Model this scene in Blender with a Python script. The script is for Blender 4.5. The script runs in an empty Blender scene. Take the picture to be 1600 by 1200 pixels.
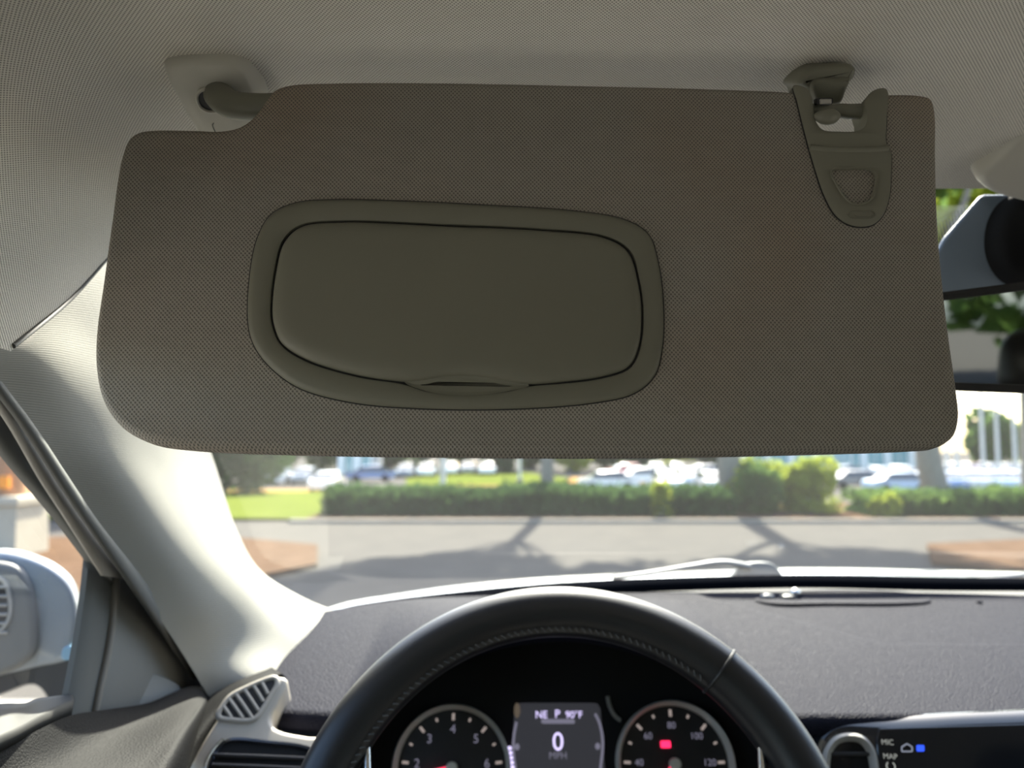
import bpy, bmesh, math, random
import numpy as np
from mathutils import Vector, Matrix

sc = bpy.context.scene
C = sc.collection
R = math.radians
PI = math.pi

# ------------------------------------------------------------------ camera, sky, sun, exposure
H = 1.42                                   # eye height above the road
F = 1200.0                                 # focal length in pixels of the 1600x1200 frame
PIT = math.atan(90 / 1200)
cp, sp = math.cos(PIT), math.sin(PIT)
O = Vector((0, 0, H))
cam_d = bpy.data.cameras.new('camera')
cam_d.sensor_width = 36.0
cam_d.lens = F / 1600 * 36.0
cam_d.clip_start = 0.02
cam_d.clip_end = 600
cam_d.dof.use_dof = True
cam_d.dof.focus_distance = 0.385
cam_d.dof.aperture_fstop = 7.4
cam = bpy.data.objects.new('camera', cam_d)
C.objects.link(cam)
cam.location = O
cam.rotation_euler = (R(90) + PIT, 0, 0)
sc.camera = cam

SUN_AZ, SUN_EL = R(8), R(43)              # to the right of straight ahead, above the horizon
world = bpy.data.worlds.new('sky')
sc.world = world
world.use_nodes = True
wn = world.node_tree
bg = wn.nodes['Background']
sky = wn.nodes.new('ShaderNodeTexSky')
sky.sky_type = 'NISHITA'
sky.sun_disc = False
sky.sun_elevation = SUN_EL
sky.sun_rotation = SUN_AZ
sky.air_density = 1.0
sky.dust_density = 2.5
sky.ozone_density = 1.0
wn.links.new(sky.outputs[0], bg.inputs[0])
bg.inputs[1].default_value = 0.285
sun_d = bpy.data.lights.new('sun', 'SUN')
sun_d.energy = 10.2
sun_d.angle = R(0.8)
sun_d.color = (1.0, 0.93, 0.80)
sun = bpy.data.objects.new('sun', sun_d)
C.objects.link(sun)
to_sun = Vector((math.sin(SUN_AZ) * math.cos(SUN_EL), math.cos(SUN_AZ) * math.cos(SUN_EL), math.sin(SUN_EL)))
sun.rotation_euler = to_sun.to_track_quat('Z', 'Y').to_euler()
sun.location = (3, 6, 8)

sc.view_settings.view_transform = 'Standard'
sc.view_settings.look = 'None'
sc.view_settings.gamma = 1.0
sc.view_settings.use_curve_mapping = False
sc.view_settings.exposure = 1.58
try:
    cy = sc.cycles
    cy.use_denoising = True
    cy.max_bounces = 9
    cy.diffuse_bounces = 5
    cy.glossy_bounces = 5
    cy.transmission_bounces = 6
    cy.transparent_max_bounces = 16
    cy.sample_clamp_indirect = 6.0
    cy.caustics_reflective = False
    cy.caustics_refractive = False
except Exception:
    pass

# ------------------------------------------------------------------ helpers: rays, planes, curves
def ray(px, py):
    a = (px - 800) / F
    u = (600 - py) / F
    return Vector((a, cp - u * sp, sp + u * cp))

def W(px, py, y):
    r = ray(px, py)
    return O + r * (y / r.y)

def WX(px, py, x):
    r = ray(px, py)
    return O + r * (x / r.x)

def V(x, y, z):                            # cabin coordinates: metres from the eye
    return Vector((x, y, z + H))

class Plane:
    def __init__(s, o, n, up=(0, 0, 1)):
        s.o = Vector(o)
        s.n = Vector(n).normalized()
        s.u = Vector(up).cross(s.n).normalized()
        s.v = s.n.cross(s.u)
    def pix(s, px, py):
        r = ray(px, py)
        t = (s.o - O).dot(s.n) / r.dot(s.n)
        d = O + r * t - s.o
        return (d.dot(s.u), d.dot(s.v))
    def pts(s, L):
        return [s.pix(*p) for p in L]
    def at(s, a, b, w=0.0):
        return s.o + s.u * a + s.v * b + s.n * w

def cr_pts(P, n, closed=False):
    """Catmull-Rom through points, n samples evenly by arc length (tuples of any size)"""
    P = [np.array(p, float) for p in P]
    m = len(P)
    out = []
    segs = m if closed else m - 1
    for i in range(segs):
        if closed:
            p0, p1, p2, p3 = P[(i - 1) % m], P[i], P[(i + 1) % m], P[(i + 2) % m]
        else:
            p1, p2 = P[i], P[i + 1]
            p0 = P[i - 1] if i > 0 else 2 * p1 - p2
            p3 = P[i + 2] if i + 2 < m else 2 * p2 - p1
        t0 = 0.0
        e = 0.5
        t1 = t0 + max(np.linalg.norm(p1 - p0), 1e-9) ** e
        t2 = t1 + max(np.linalg.norm(p2 - p1), 1e-9) ** e
        t3 = t2 + max(np.linalg.norm(p3 - p2), 1e-9) ** e
        for k in range(12):
            t = t1 + (t2 - t1) * k / 12
            a1 = (t1 - t) / (t1 - t0) * p0 + (t - t0) / (t1 - t0) * p1
            a2 = (t2 - t) / (t2 - t1) * p1 + (t - t1) / (t2 - t1) * p2
            a3 = (t3 - t) / (t3 - t2) * p2 + (t - t2) / (t3 - t2) * p3
            b1 = (t2 - t) / (t2 - t0) * a1 + (t - t0) / (t2 - t0) * a2
            b2 = (t3 - t) / (t3 - t1) * a2 + (t - t1) / (t3 - t1) * a3
            out.append((t2 - t) / (t2 - t1) * b1 + (t - t1) / (t2 - t1) * b2)
    out.append(P[0] if closed else P[-1])
    return even(out, n, closed)

def even(Q, n, closed=False):
    Q = np.array(Q)
    d = np.linalg.norm(np.diff(Q, axis=0), axis=1)
    s = np.concatenate([[0], np.cumsum(d)])
    tt = np.linspace(0, s[-1], n + 1)[:-1] if closed else np.linspace(0, s[-1], n)
    return [np.array([np.interp(t, s, Q[:, k]) for k in range(Q.shape[1])]) for t in tt]

def rounded(corners, n=96):
    """closed 2D outline from (x, y, radius) corners, evenly sampled"""
    m = len(corners)
    out = []
    for i in range(m):
        x, y, r = corners[i]
        p = np.array([x, y], float)
        a = np.array(corners[i - 1][:2], float)
        b = np.array(corners[(i + 1) % m][:2], float)
        da, db = a - p, b - p
        la, lb = np.linalg.norm(da), np.linalg.norm(db)
        da /= la
        db /= lb
        ang = math.acos(max(-1, min(1, float(np.dot(da, db)))))
        if r <= 0 or ang > PI - 0.02:
            out.append(p)
            continue
        t = min(r / math.tan(ang / 2), la * 0.49, lb * 0.49)
        p0, p1 = p + da * t, p + db * t
        for k in range(9):
            s = k / 8
            out.append((1 - s) ** 2 * p0 + 2 * s * (1 - s) * p + s * s * p1)
    out.append(out[0])
    return even(out, n, True)

def area2(L):
    return sum(L[i - 1][0] * L[i][1] - L[i][0] * L[i - 1][1] for i in range(len(L))) / 2

def inset(L, d):
    """offset a CCW closed outline inwards by d"""
    n = len(L)
    out = []
    for i in range(n):
        a, p, b = np.array(L[i - 1]), np.array(L[i]), np.array(L[(i + 1) % n])
        t = b - a
        l = np.linalg.norm(t)
        if l < 1e-12:
            out.append(p)
            continue
        t /= l
        out.append(p + np.array([-t[1], t[0]]) * d)
    return out

# ------------------------------------------------------------------ helpers: objects
ORG = {}

def setp(o, label=None, cat=None, group=None, kind=None):
    if label: o['label'] = label
    if cat: o['category'] = cat
    if group: o['group'] = group
    if kind: o['kind'] = kind
    return o

def thing(name, loc, label, cat, group=None, kind=None):
    o = bpy.data.objects.new(name, None)
    o.empty_display_size = 0.05
    C.objects.link(o)
    o.location = loc
    ORG[o] = Vector(loc)
    return setp(o, label, cat, group, kind)

def obj(name, verts, faces, mat, parent=None, uv=None, smooth=40):
    verts = [Vector(v) for v in verts]
    if parent is not None:
        org = ORG[parent]
    else:
        xs = [v.x for v in verts]; ys = [v.y for v in verts]; zs = [v.z for v in verts]
        org = Vector(((min(xs) + max(xs)) / 2, (min(ys) + max(ys)) / 2, min(zs)))
    me = bpy.data.meshes.new(name)
    me.from_pydata([v - org for v in verts], [], faces)
    if uv is not None:
        ul = me.uv_layers.new(name='UVMap')
        idx = np.zeros(len(me.loops), dtype=np.int32)
        me.loops.foreach_get('vertex_index', idx)
        ul.data.foreach_set('uv', np.array(uv, dtype=np.float32)[idx].ravel())
    if mat is not None:
        me.materials.append(mat)
    me.validate()
    if smooth:
        me.shade_smooth()
        me.set_sharp_from_angle(angle=R(smooth))
    o = bpy.data.objects.new(name, me)
    C.objects.link(o)
    ORG[o] = org
    if parent is None:
        o.location = org
    else:
        o.parent = parent
    return o

def plate(name, pl, outline, rings, mat, parent=None, back=True, smooth=35):
    """a closed 2D outline on plane pl swept through rings [(inset, height), ...], capped in front"""
    L = [tuple(p) for p in outline]
    if area2(L) < 0:
        L = L[::-1]
    n = len(L)
    verts, uv, faces = [], [], []
    for d, w in rings:
        for a, b in (inset(L, d) if d else L):
            verts.append(pl.at(a, b, w))
            uv.append((a, b))
    for k in range(len(rings) - 1):
        for i in range(n):
            j = (i + 1) % n
            faces.append((k * n + i, k * n + j, (k + 1) * n + j, (k + 1) * n + i))
    faces.append(tuple(range((len(rings) - 1) * n, len(rings) * n)))
    if back:
        faces.append(tuple(range(n - 1, -1, -1)))
    return obj(name, verts, faces, mat, parent, uv, smooth)

def polar(L, c, n):
    """resample closed outline by angle about c"""
    Q = [np.array(p) - np.array(c) for p in L]
    ang = np.array([math.atan2(q[1], q[0]) for q in Q])
    rad = np.array([np.linalg.norm(q) for q in Q])
    o = np.argsort(ang)
    ang, rad = ang[o], rad[o]
    A = np.concatenate([ang - 2 * PI, ang, ang + 2 * PI])
    Rr = np.concatenate([rad, rad, rad])
    out = []
    for k in range(n):
        t = -PI + 2 * PI * k / n
        r = np.interp(t, A, Rr)
        out.append((c[0] + r * math.cos(t), c[1] + r * math.sin(t)))
    return out

def strip_rings(name, pl, rings, mat, parent=None, smooth=40, closed=True):
    """rings: list of (outline, height); consecutive rings are bridged"""
    n = len(rings[0][0])
    verts, uv, faces = [], [], []
    for L, w in rings:
        for a, b in L:
            verts.append(pl.at(a, b, w))
            uv.append((a, b))
    m = len(rings)
    for k in range(m if closed else m - 1):
        k2 = (k + 1) % m
        for i in range(n):
            j = (i + 1) % n
            faces.append((k * n + i, k * n + j, k2 * n + j, k2 * n + i))
    return obj(name, verts, faces, mat, parent, uv, smooth)

def grid_faces(nr, nc, closed_c=False):
    f = []
    for i in range(nr - 1):
        for j in range(nc if closed_c else nc - 1):
            j2 = (j + 1) % nc
            f.append((i * nc + j, i * nc + j2, (i + 1) * nc + j2, (i + 1) * nc + j))
    return f

def loft(name, rows, nu, nv, mat, parent=None, smooth=50, thick=0.0, flip=False):
    A = [cr_pts(r, nu) for r in rows]
    cols = [cr_pts([A[i][j] for i in range(len(A))], nv) for j in range(nu)]
    G = np.array([[cols[j][i] for j in range(nu)] for i in range(nv)])
    return grid_obj(name, G, mat, parent, smooth, thick, flip)

def grid_obj(name, G, mat, parent=None, smooth=50, thick=0.0, flip=False):
    nv, nu = G.shape[:2]
    du = np.zeros((nv, nu)); dv = np.zeros((nv, nu))
    du[:, 1:] = np.cumsum(np.linalg.norm(np.diff(G, axis=1), axis=2), axis=1)
    dv[1:, :] = np.cumsum(np.linalg.norm(np.diff(G, axis=0), axis=2), axis=0)
    verts = [Vector(p) for p in G.reshape(-1, 3)]
    uv = np.stack([du, dv], axis=2).reshape(-1, 2)
    F_ = grid_faces(nv, nu)
    if flip:
        F_ = [f[::-1] for f in F_]
    o = obj(name, verts, F_, mat, parent, uv, smooth)
    if thick:
        m = o.modifiers.new('thickness', 'SOLIDIFY')
        m.thickness = thick
        m.offset = -1
    return o

def tube_data(P, radii, ns=14, cap=True, flat=1.0, up=None):
    P = [Vector(p) for p in P]
    n = len(P)
    if not hasattr(radii, '__len__'):
        radii = [radii] * n
    verts, faces = [], []
    t0 = (P[1] - P[0]).normalized()
    a = Vector(up) if up is not None else (Vector((0, 0, 1)) if abs(t0.z) < 0.9 else Vector((1, 0, 0)))
    for i in range(n):
        t = (P[min(i + 1, n - 1)] - P[max(i - 1, 0)]).normalized()
        a = (a - t * a.dot(t)).normalized()
        b = t.cross(a)
        for k in range(ns):
            th = 2 * PI * k / ns
            verts.append(P[i] + (a * math.cos(th) * flat + b * math.sin(th)) * radii[i])
    faces = grid_faces(n, ns, True)
    if cap:
        faces.append(tuple(range(ns - 1, -1, -1)))
        faces.append(tuple(range((n - 1) * ns, n * ns)))
    return verts, faces

def tube(name, P, radii, mat, parent=None, ns=14, cap=True, n=None, flat=1.0, up=None):
    if n:
        P = cr_pts(P, n)
        if hasattr(radii, '__len__'):
            radii = list(np.interp(np.linspace(0, 1, n), np.linspace(0, 1, len(radii)), radii))
    v, f = tube_data(P, radii, ns, cap, flat, up)
    return obj(name, v, f, mat, parent, None, 50)

def box_data(x0, x1, y0, y1, z0, z1):
    v = [Vector((x, y, z)) for z in (z0, z1) for y in (y0, y1) for x in (x0, x1)]
    f = [(0, 2, 3, 1), (4, 5, 7, 6), (0, 1, 5, 4), (2, 6, 7, 3), (0, 4, 6, 2), (1, 3, 7, 5)]
    return v, f

def box(name, b, mat, parent=None, bevel=0.0):
    v, f = box_data(*b)
    o = obj(name, v, f, mat, parent, None, 0)
    if bevel:
        m = o.modifiers.new('bevel', 'BEVEL')
        m.width = bevel
        m.segments = 3
        o.data.shade_smooth()
        o.data.set_sharp_from_angle(angle=R(50))
    return o

def join(parts):
    V_, F_ = [], []
    for v, f in parts:
        k = len(V_)
        V_ += list(v)
        F_ += [tuple(i + k for i in g) for g in f]
    return V_, F_

def ball_data(c, rx, ry, rz, nu=16, nv=10):
    v, f = [], []
    for i in range(nv + 1):
        ph = -PI / 2 + PI * i / nv
        for k in range(nu):
            th = 2 * PI * k / nu
            v.append(Vector(c) + Vector((rx * math.cos(ph) * math.cos(th), ry * math.cos(ph) * math.sin(th), rz * math.sin(ph))))
    return v, grid_faces(nv + 1, nu, True)

_txt = {}
def text_mesh(s):
    if s in _txt:
        return _txt[s]
    cu = bpy.data.curves.new('lettering', 'FONT')
    cu.body = s
    cu.size = 1.0
    cu.align_x = 'CENTER'
    cu.align_y = 'CENTER'
    cu.extrude = 0.0
    to = bpy.data.objects.new('lettering', cu)
    C.objects.link(to)
    dg = bpy.context.evaluated_depsgraph_get()
    me = to.evaluated_get(dg).to_mesh()
    v = [(p.co.x, p.co.y) for p in me.vertices]
    f = [tuple(p.vertices) for p in me.polygons]
    to.evaluated_get(dg).to_mesh_clear()
    bpy.data.objects.remove(to)
    bpy.data.curves.remove(cu)
    _txt[s] = (v, f)
    return v, f

def lettering(name, s, pl, a, b, size, w, mat, parent, rot=0.0):
    v, f = text_mesh(s)
    ca, sa = math.cos(rot), math.sin(rot)
    return obj(name, [pl.at(a + size * (x * ca - y * sa), b + size * (x * sa + y * ca), w) for x, y in v], f, mat, parent, None, 0)

# ------------------------------------------------------------------ materials
def new_mat(name):
    m = bpy.data.materials.new(name)
    m.use_nodes = True
    nt = m.node_tree
    return m, nt, nt.nodes['Principled BSDF']

def math_node(nt, op, a, b=None):
    n = nt.nodes.new('ShaderNodeMath')
    n.operation = op
    for i, x in enumerate((a, b)):
        if x is None:
            continue
        if hasattr(x, 'is_linked') or hasattr(x, 'links'):
            nt.links.new(x, n.inputs[i])
        else:
            n.inputs[i].default_value = x
    return n.outputs[0]

def mixcol(nt, fac, a, b):
    n = nt.nodes.new('ShaderNodeMix')
    n.data_type = 'RGBA'
    for sock, x in ((n.inputs[0], fac), (n.inputs[6], a), (n.inputs[7], b)):
        if hasattr(x, 'links'):
            nt.links.new(x, sock)
        else:
            sock.default_value = x if not isinstance(x, tuple) or len(x) == 4 else (*x, 1)
    return n.outputs[2]

def plain(name, col, rough=0.5, metal=0.0, grain=0.0, gscale=300, coat=0.0, spec=0.5, var=0.0, vscale=20):
    m, nt, p = new_mat(name)
    p.inputs['Base Color'].default_value = (*col, 1)
    p.inputs['Roughness'].default_value = rough
    p.inputs['Metallic'].default_value = metal
    p.inputs['Specular IOR Level'].default_value = spec
    if coat:
        p.inputs['Coat Weight'].default_value = coat
        p.inputs['Coat Roughness'].default_value = 0.05
    tc = nt.nodes.new('ShaderNodeTexCoord')
    nz = nt.nodes.new('ShaderNodeTexNoise')
    nz.inputs['Scale'].default_value = vscale
    nz.inputs['Detail'].default_value = 4
    nt.links.new(tc.outputs['Object'], nz.inputs['Vector'])
    k = var if var else 0.04
    c = mixcol(nt, nz.outputs['Fac'], tuple(x * (1 - k) for x in col), tuple(min(1, x * (1 + k)) for x in col))
    nt.links.new(c, p.inputs['Base Color'])
    if grain:
        vo = nt.nodes.new('ShaderNodeTexVoronoi')
        vo.feature = 'DISTANCE_TO_EDGE'
        vo.inputs['Scale'].default_value = gscale
        nt.links.new(tc.outputs['Object'], vo.inputs['Vector'])
        bp = nt.nodes.new('ShaderNodeBump')
        bp.inputs['Strength'].default_value = grain
        bp.inputs['Distance'].default_value = 0.6 / gscale
        nt.links.new(math_node(nt, 'MINIMUM', vo.outputs['Distance'], 0.3), bp.inputs['Height'])
        nt.links.new(bp.outputs[0], p.inputs['Normal'])
    return m

def weave(name, col, pit, p1=0.0019, p2=0.0021, strength=0.6, rot=0.0, rough=0.9, ribs=False, stain=None):
    """knitted cloth: staggered small pits from the UV map (UV is in metres)"""
    m, nt, p = new_mat(name)
    uvn = nt.nodes.new('ShaderNodeUVMap')
    mp = nt.nodes.new('ShaderNodeMapping')
    mp.inputs['Rotation'].default_value = (0, 0, rot)
    nt.links.new(uvn.outputs[0], mp.inputs[0])
    sx = nt.nodes.new('ShaderNodeSeparateXYZ')
    nt.links.new(mp.outputs[0], sx.inputs[0])
    a = math_node(nt, 'SINE', math_node(nt, 'MULTIPLY', sx.outputs[0], 2 * PI / p1))
    if ribs:
        h = a
    else:
        b = math_node(nt, 'SINE', math_node(nt, 'MULTIPLY', sx.outputs[1], 2 * PI / p2))
        h = math_node(nt, 'MULTIPLY', a, b)
    mr = nt.nodes.new('ShaderNodeMapRange')
    mr.interpolation_type = 'SMOOTHSTEP'
    nt.links.new(h, mr.inputs[0])
    mr.inputs[1].default_value = -0.75
    mr.inputs[2].default_value = 0.15
    nz = nt.nodes.new('ShaderNodeTexNoise')
    nz.inputs['Scale'].default_value = 9
    nz.inputs['Detail'].default_value = 3
    nt.links.new(uvn.outputs[0], nz.inputs['Vector'])
    base = mixcol(nt, nz.outputs['Fac'], tuple(x * 0.93 for x in col), tuple(x * 1.07 for x in col))
    if stain:
        nz2 = nt.nodes.new('ShaderNodeTexNoise')
        nz2.inputs['Scale'].default_value = 7
        nz2.inputs['Detail'].default_value = 2
        mp2 = nt.nodes.new('ShaderNodeMapping')
        mp2.inputs['Location'].default_value = (3.1, 1.7, 0)
        nt.links.new(uvn.outputs[0], mp2.inputs[0])
        nt.links.new(mp2.outputs[0], nz2.inputs['Vector'])
        mr2 = nt.nodes.new('ShaderNodeMapRange')
        nt.links.new(nz2.outputs['Fac'], mr2.inputs[0])
        mr2.inputs[1].default_value = 0.5
        mr2.inputs[2].default_value = 0.8
        base = mixcol(nt, mr2.outputs[0], base, stain)
    c = mixcol(nt, mr.outputs[0], pit, base)
    nt.links.new(c, p.inputs['Base Color'])
    p.inputs['Roughness'].default_value = rough
    p.inputs['Specular IOR Level'].default_value = 0.15
    bp = nt.nodes.new('ShaderNodeBump')
    bp.inputs['Strength'].default_value = strength
    bp.inputs['Distance'].default_value = 0.0006
    nt.links.new(mr.outputs[0], bp.inputs['Height'])
    nt.links.new(bp.outputs[0], p.inputs['Normal'])
    return m

def emit(name, col, s):
    m, nt, p = new_mat(name)
    p.inputs['Base Color'].default_value = (0.01, 0.01, 0.01, 1)
    p.inputs['Emission Color'].default_value = (*col, 1)
    p.inputs['Emission Strength'].default_value = s
    return m

def glass(name, tint, dust, refl=1.0):
    """thin sheet glass: clear + mirror by Fresnel + a film of dust"""
    m = bpy.data.materials.new(name)
    m.use_nodes = True
    nt = m.node_tree
    nt.nodes.clear()
    out = nt.nodes.new('ShaderNodeOutputMaterial')
    tr = nt.nodes.new('ShaderNodeBsdfTransparent')
    tr.inputs[0].default_value = (*tint, 1)
    gl = nt.nodes.new('ShaderNodeBsdfGlossy')
    gl.inputs['Roughness'].default_value = 0.0
    gl.inputs[0].default_value = (1, 1, 1, 1)
    lw = nt.nodes.new('ShaderNodeFresnel')
    geo = nt.nodes.new('ShaderNodeNewGeometry')           # thin sheet: the same Fresnel from both sides
    ior = math_node(nt, 'ADD', math_node(nt, 'MULTIPLY', geo.outputs['Backfacing'], 1 / 1.45 - 1.45), 1.45)
    nt.links.new(ior, lw.inputs[0])
    m1 = nt.nodes.new('ShaderNodeMixShader')
    nt.links.new(math_node(nt, 'MULTIPLY', lw.outputs[0], refl), m1.inputs[0])
    nt.links.new(tr.outputs[0], m1.inputs[1])
    nt.links.new(gl.outputs[0], m1.inputs[2])
    tl = nt.nodes.new('ShaderNodeBsdfTranslucent')
    tl.inputs[0].default_value = (0.95, 0.97, 0.95, 1)
    nz = nt.nodes.new('ShaderNodeTexNoise')
    nz.inputs['Scale'].default_value = 5
    nz.inputs['Detail'].default_value = 6
    tc = nt.nodes.new('ShaderNodeTexCoord')
    nt.links.new(tc.outputs['Object'], nz.inputs['Vector'])
    m2 = nt.nodes.new('ShaderNodeMixShader')
    nt.links.new(math_node(nt, 'MULTIPLY', math_node(nt, 'ADD', nz.outputs['Fac'], 0.5), dust), m2.inputs[0])
    nt.links.new(m1.outputs[0], m2.inputs[1])
    nt.links.new(tl.outputs[0], m2.inputs[2])
    nt.links.new(m2.outputs[0], out.inputs[0])
    return m

def leaf_mat(name, a, b, trans=0.45):
    m = bpy.data.materials.new(name)
    m.use_nodes = True
    nt = m.node_tree
    nt.nodes.clear()
    out = nt.nodes.new('ShaderNodeOutputMaterial')
    tc = nt.nodes.new('ShaderNodeTexCoord')
    nz = nt.nodes.new('ShaderNodeTexNoise')
    nz.inputs['Scale'].default_value = 1.3
    nz.inputs['Detail'].default_value = 5
    nt.links.new(tc.outputs['Object'], nz.inputs['Vector'])
    mr = nt.nodes.new('ShaderNodeMapRange')
    mr.inputs[1].default_value = 0.3
    mr.inputs[2].default_value = 0.7
    nt.links.new(nz.outputs['Fac'], mr.inputs[0])
    col = mixcol(nt, mr.outputs[0], a, b)
    d = nt.nodes.new('ShaderNodeBsdfDiffuse')
    t = nt.nodes.new('ShaderNodeBsdfTranslucent')
    nt.links.new(col, d.inputs[0])
    nt.links.new(col, t.inputs[0])
    mx = nt.nodes.new('ShaderNodeMixShader')
    mx.inputs[0].default_value = trans
    nt.links.new(d.outputs[0], mx.inputs[1])
    nt.links.new(t.outputs[0], mx.inputs[2])
    nt.links.new(mx.outputs[0], out.inputs[0])
    return m

def ground_mat(name, a, b, scale, rough=0.95, bump=0.3):
    m, nt, p = new_mat(name)
    tc = nt.nodes.new('ShaderNodeTexCoord')
    nz = nt.nodes.new('ShaderNodeTexNoise')
    nz.inputs['Scale'].default_value = scale
    nz.inputs['Detail'].default_value = 8
    nt.links.new(tc.outputs['Object'], nz.inputs['Vector'])
    nt.links.new(mixcol(nt, nz.outputs['Fac'], a, b), p.inputs['Base Color'])
    p.inputs['Roughness'].default_value = rough
    p.inputs['Specular IOR Level'].default_value = 0.0
    bp = nt.nodes.new('ShaderNodeBump')
    bp.inputs['Strength'].default_value = bump
    bp.inputs['Distance'].default_value = 0.02
    nt.links.new(nz.outputs['Fac'], bp.inputs['Height'])
    nt.links.new(bp.outputs[0], p.inputs['Normal'])
    return m

M = {}
M['headliner'] = weave('headliner knit', (0.80, 0.765, 0.69), (0.34, 0.32, 0.285), 0.0020, 0.0022, 0.7)
M['visor'] = weave('visor knit', (0.325, 0.302, 0.264), (0.155, 0.144, 0.125), 0.0020, 0.0022, 0.6, stain=(0.33, 0.265, 0.205))
M['pillar'] = weave('pillar ribbed trim', (0.30, 0.292, 0.262), (0.245, 0.238, 0.213), 0.0022, 0.0022, 0.25, rot=0.9, ribs=True, rough=0.75)
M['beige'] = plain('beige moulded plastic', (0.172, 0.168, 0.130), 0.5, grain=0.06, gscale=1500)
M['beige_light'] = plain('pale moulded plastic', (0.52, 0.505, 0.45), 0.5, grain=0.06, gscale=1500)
M['grey_plastic'] = plain('warm grey plastic', (0.34, 0.325, 0.30), 0.42, grain=0.1, gscale=900)
M['panel_grey'] = plain('warm stone plastic', (0.46, 0.42, 0.36), 0.42, grain=0.1, gscale=900)
M['ledge'] = plain('dark ledge plastic', (0.035, 0.035, 0.034), 0.6, spec=0.2)
M['dash'] = plain('charcoal grained dash skin', (0.0120, 0.0125, 0.0205), 0.66, grain=0.9, gscale=360, spec=0.045)
M['black_leather'] = plain('black leather', (0.013, 0.013, 0.015), 0.36, grain=0.10, gscale=700)
M['thread'] = plain('grey thread', (0.07, 0.07, 0.07), 0.7)
M['black_plastic'] = plain('black plastic', (0.018, 0.018, 0.02), 0.45)
M['black_matte'] = plain('matt black', (0.008, 0.008, 0.009), 0.9)
M['black_gloss'] = plain('gloss black', (0.010, 0.012, 0.017), 0.12, coat=0.45)
M['rubber'] = plain('dark rubber seal', (0.095, 0.098, 0.094), 0.6)
M['door_dark'] = plain('charcoal door plastic', (0.17, 0.17, 0.162), 0.55, grain=0.2, gscale=600)
M['door_leather'] = plain('grey grained door top', (0.008, 0.008, 0.0085), 0.65, grain=0.4, gscale=450, spec=0.07)
M['chrome'] = plain('satin chrome', (0.72, 0.72, 0.72), 0.22, metal=1.0)
M['ring'] = plain('silver gauge ring', (0.80, 0.80, 0.72), 0.4, metal=0.2)
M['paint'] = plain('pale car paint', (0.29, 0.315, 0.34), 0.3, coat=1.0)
M['mirror'] = plain('mirror silver', (0.85, 0.87, 0.88), 0.02, metal=1.0)
M['sky_sheen'] = plain('sky sheen plastic', (0.24, 0.30, 0.38), 0.45)  # sky reflection on the black sensor housing, put into the colour
M['seal_black'] = plain('seal black', (0.004, 0.0045, 0.006), 1.0, spec=0.0)
M['windshield'] = glass('windshield glass', (0.82, 0.86, 0.84), 0.0075, 1.0)
M['side_glass'] = glass('side window glass', (0.86, 0.88, 0.86), 0.006, 1.0)
M['dimming'] = glass('dark privacy glass', (0.30, 0.32, 0.31), 0.0, 1.0)  # tint added to hold back light coming from behind
M['carpet'] = plain('taupe carpet', (0.14, 0.13, 0.115), 0.95)
M['seat_leather'] = plain('stone grey leather', (0.085, 0.083, 0.078), 0.55, grain=0.2, gscale=300)
M['door_beige'] = plain('beige door card', (0.30, 0.285, 0.25), 0.6)

# ================================================================== THE CABIN SHELL
def roof_z(y):
    t = min(1.15, max(0.0, (y - 0.22) / 0.34))
    return 0.226 - 0.044 * t ** 1.5

def roof_hit(px, py):
    r = ray(px, py)
    lo, hi = 0.05, 1.2
    for _ in range(40):
        m = (lo + hi) / 2
        if r.z / r.y * m < roof_z(m):
            lo = m
        else:
            hi = m
    return O + r * (lo / r.y)

# headliner: cross-section from the left rail over the roof to the right rail, swept from the front edge back
half = [(-0.266, -0.160, 0.405), (-0.269, -0.115, 0.462), (-0.262, -0.072, 0.495), (-0.246, -0.036, 0.515),
        (-0.218, -0.013, 0.530), (-0.165, -0.003, 0.543), (-0.08, 0.0, 0.550), (0.06, 0.002, 0.555), (0.22, 0.004, 0.557)]
prof = half + [(0.37, 0.005, 0.558)] + [(0.74 - x, z, y) for x, z, y in half[::-1]]
rows = []
for t in (0.0, 0.03, 0.07, 0.12, 0.18, 0.25, 0.34, 0.45, 0.6, 0.8, 1.0):
    row = []
    for x, dz, yf in prof:
        y = yf + (-1.75 - yf) * t
        k = min(1.0, -dz / 0.13)
        row.append(V(x, y, (roof_z(y) if dz > -0.12 else roof_z(y) * 0.6 + 0.207 * 0.4) + dz))
    rows.append(row)
ceil = loft('ceiling', rows, 150, 110, M['headliner'], smooth=60)
setp(ceil, 'grey beige knitted headliner curving down to the door rail', kind='structure')
# rolled front edge of the headliner
edge = [Vector(p) + Vector((0, 0.002, 0.003)) for p in rows[0]]
ORG[ceil] = ORG[ceil]
eo = tube('edge_roll', edge, 0.0014, M['rubber'], ceil, ns=8, n=120)

# painted roof skin above it
rows = []
for y, dz in ((0.605, -0.024), (0.58, -0.004), (0.45, 0.022), (0.2, 0.04), (-0.6, 0.045), (-1.8, 0.0)):
    rows.append([V(-0.37, y - 0.10, 0.10), V(-0.30, y - 0.06, 0.20 + dz * 0.6), V(-0.1, y - 0.01, 0.225 + dz), V(0.37, y, 0.232 + dz),
                 V(0.84, y - 0.01, 0.225 + dz), V(1.04, y - 0.06, 0.20 + dz * 0.6), V(1.11, y - 0.10, 0.10)])
setp(loft('roof', rows, 40, 30, M['paint']), 'white painted steel car roof above the headliner', kind='structure')

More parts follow.
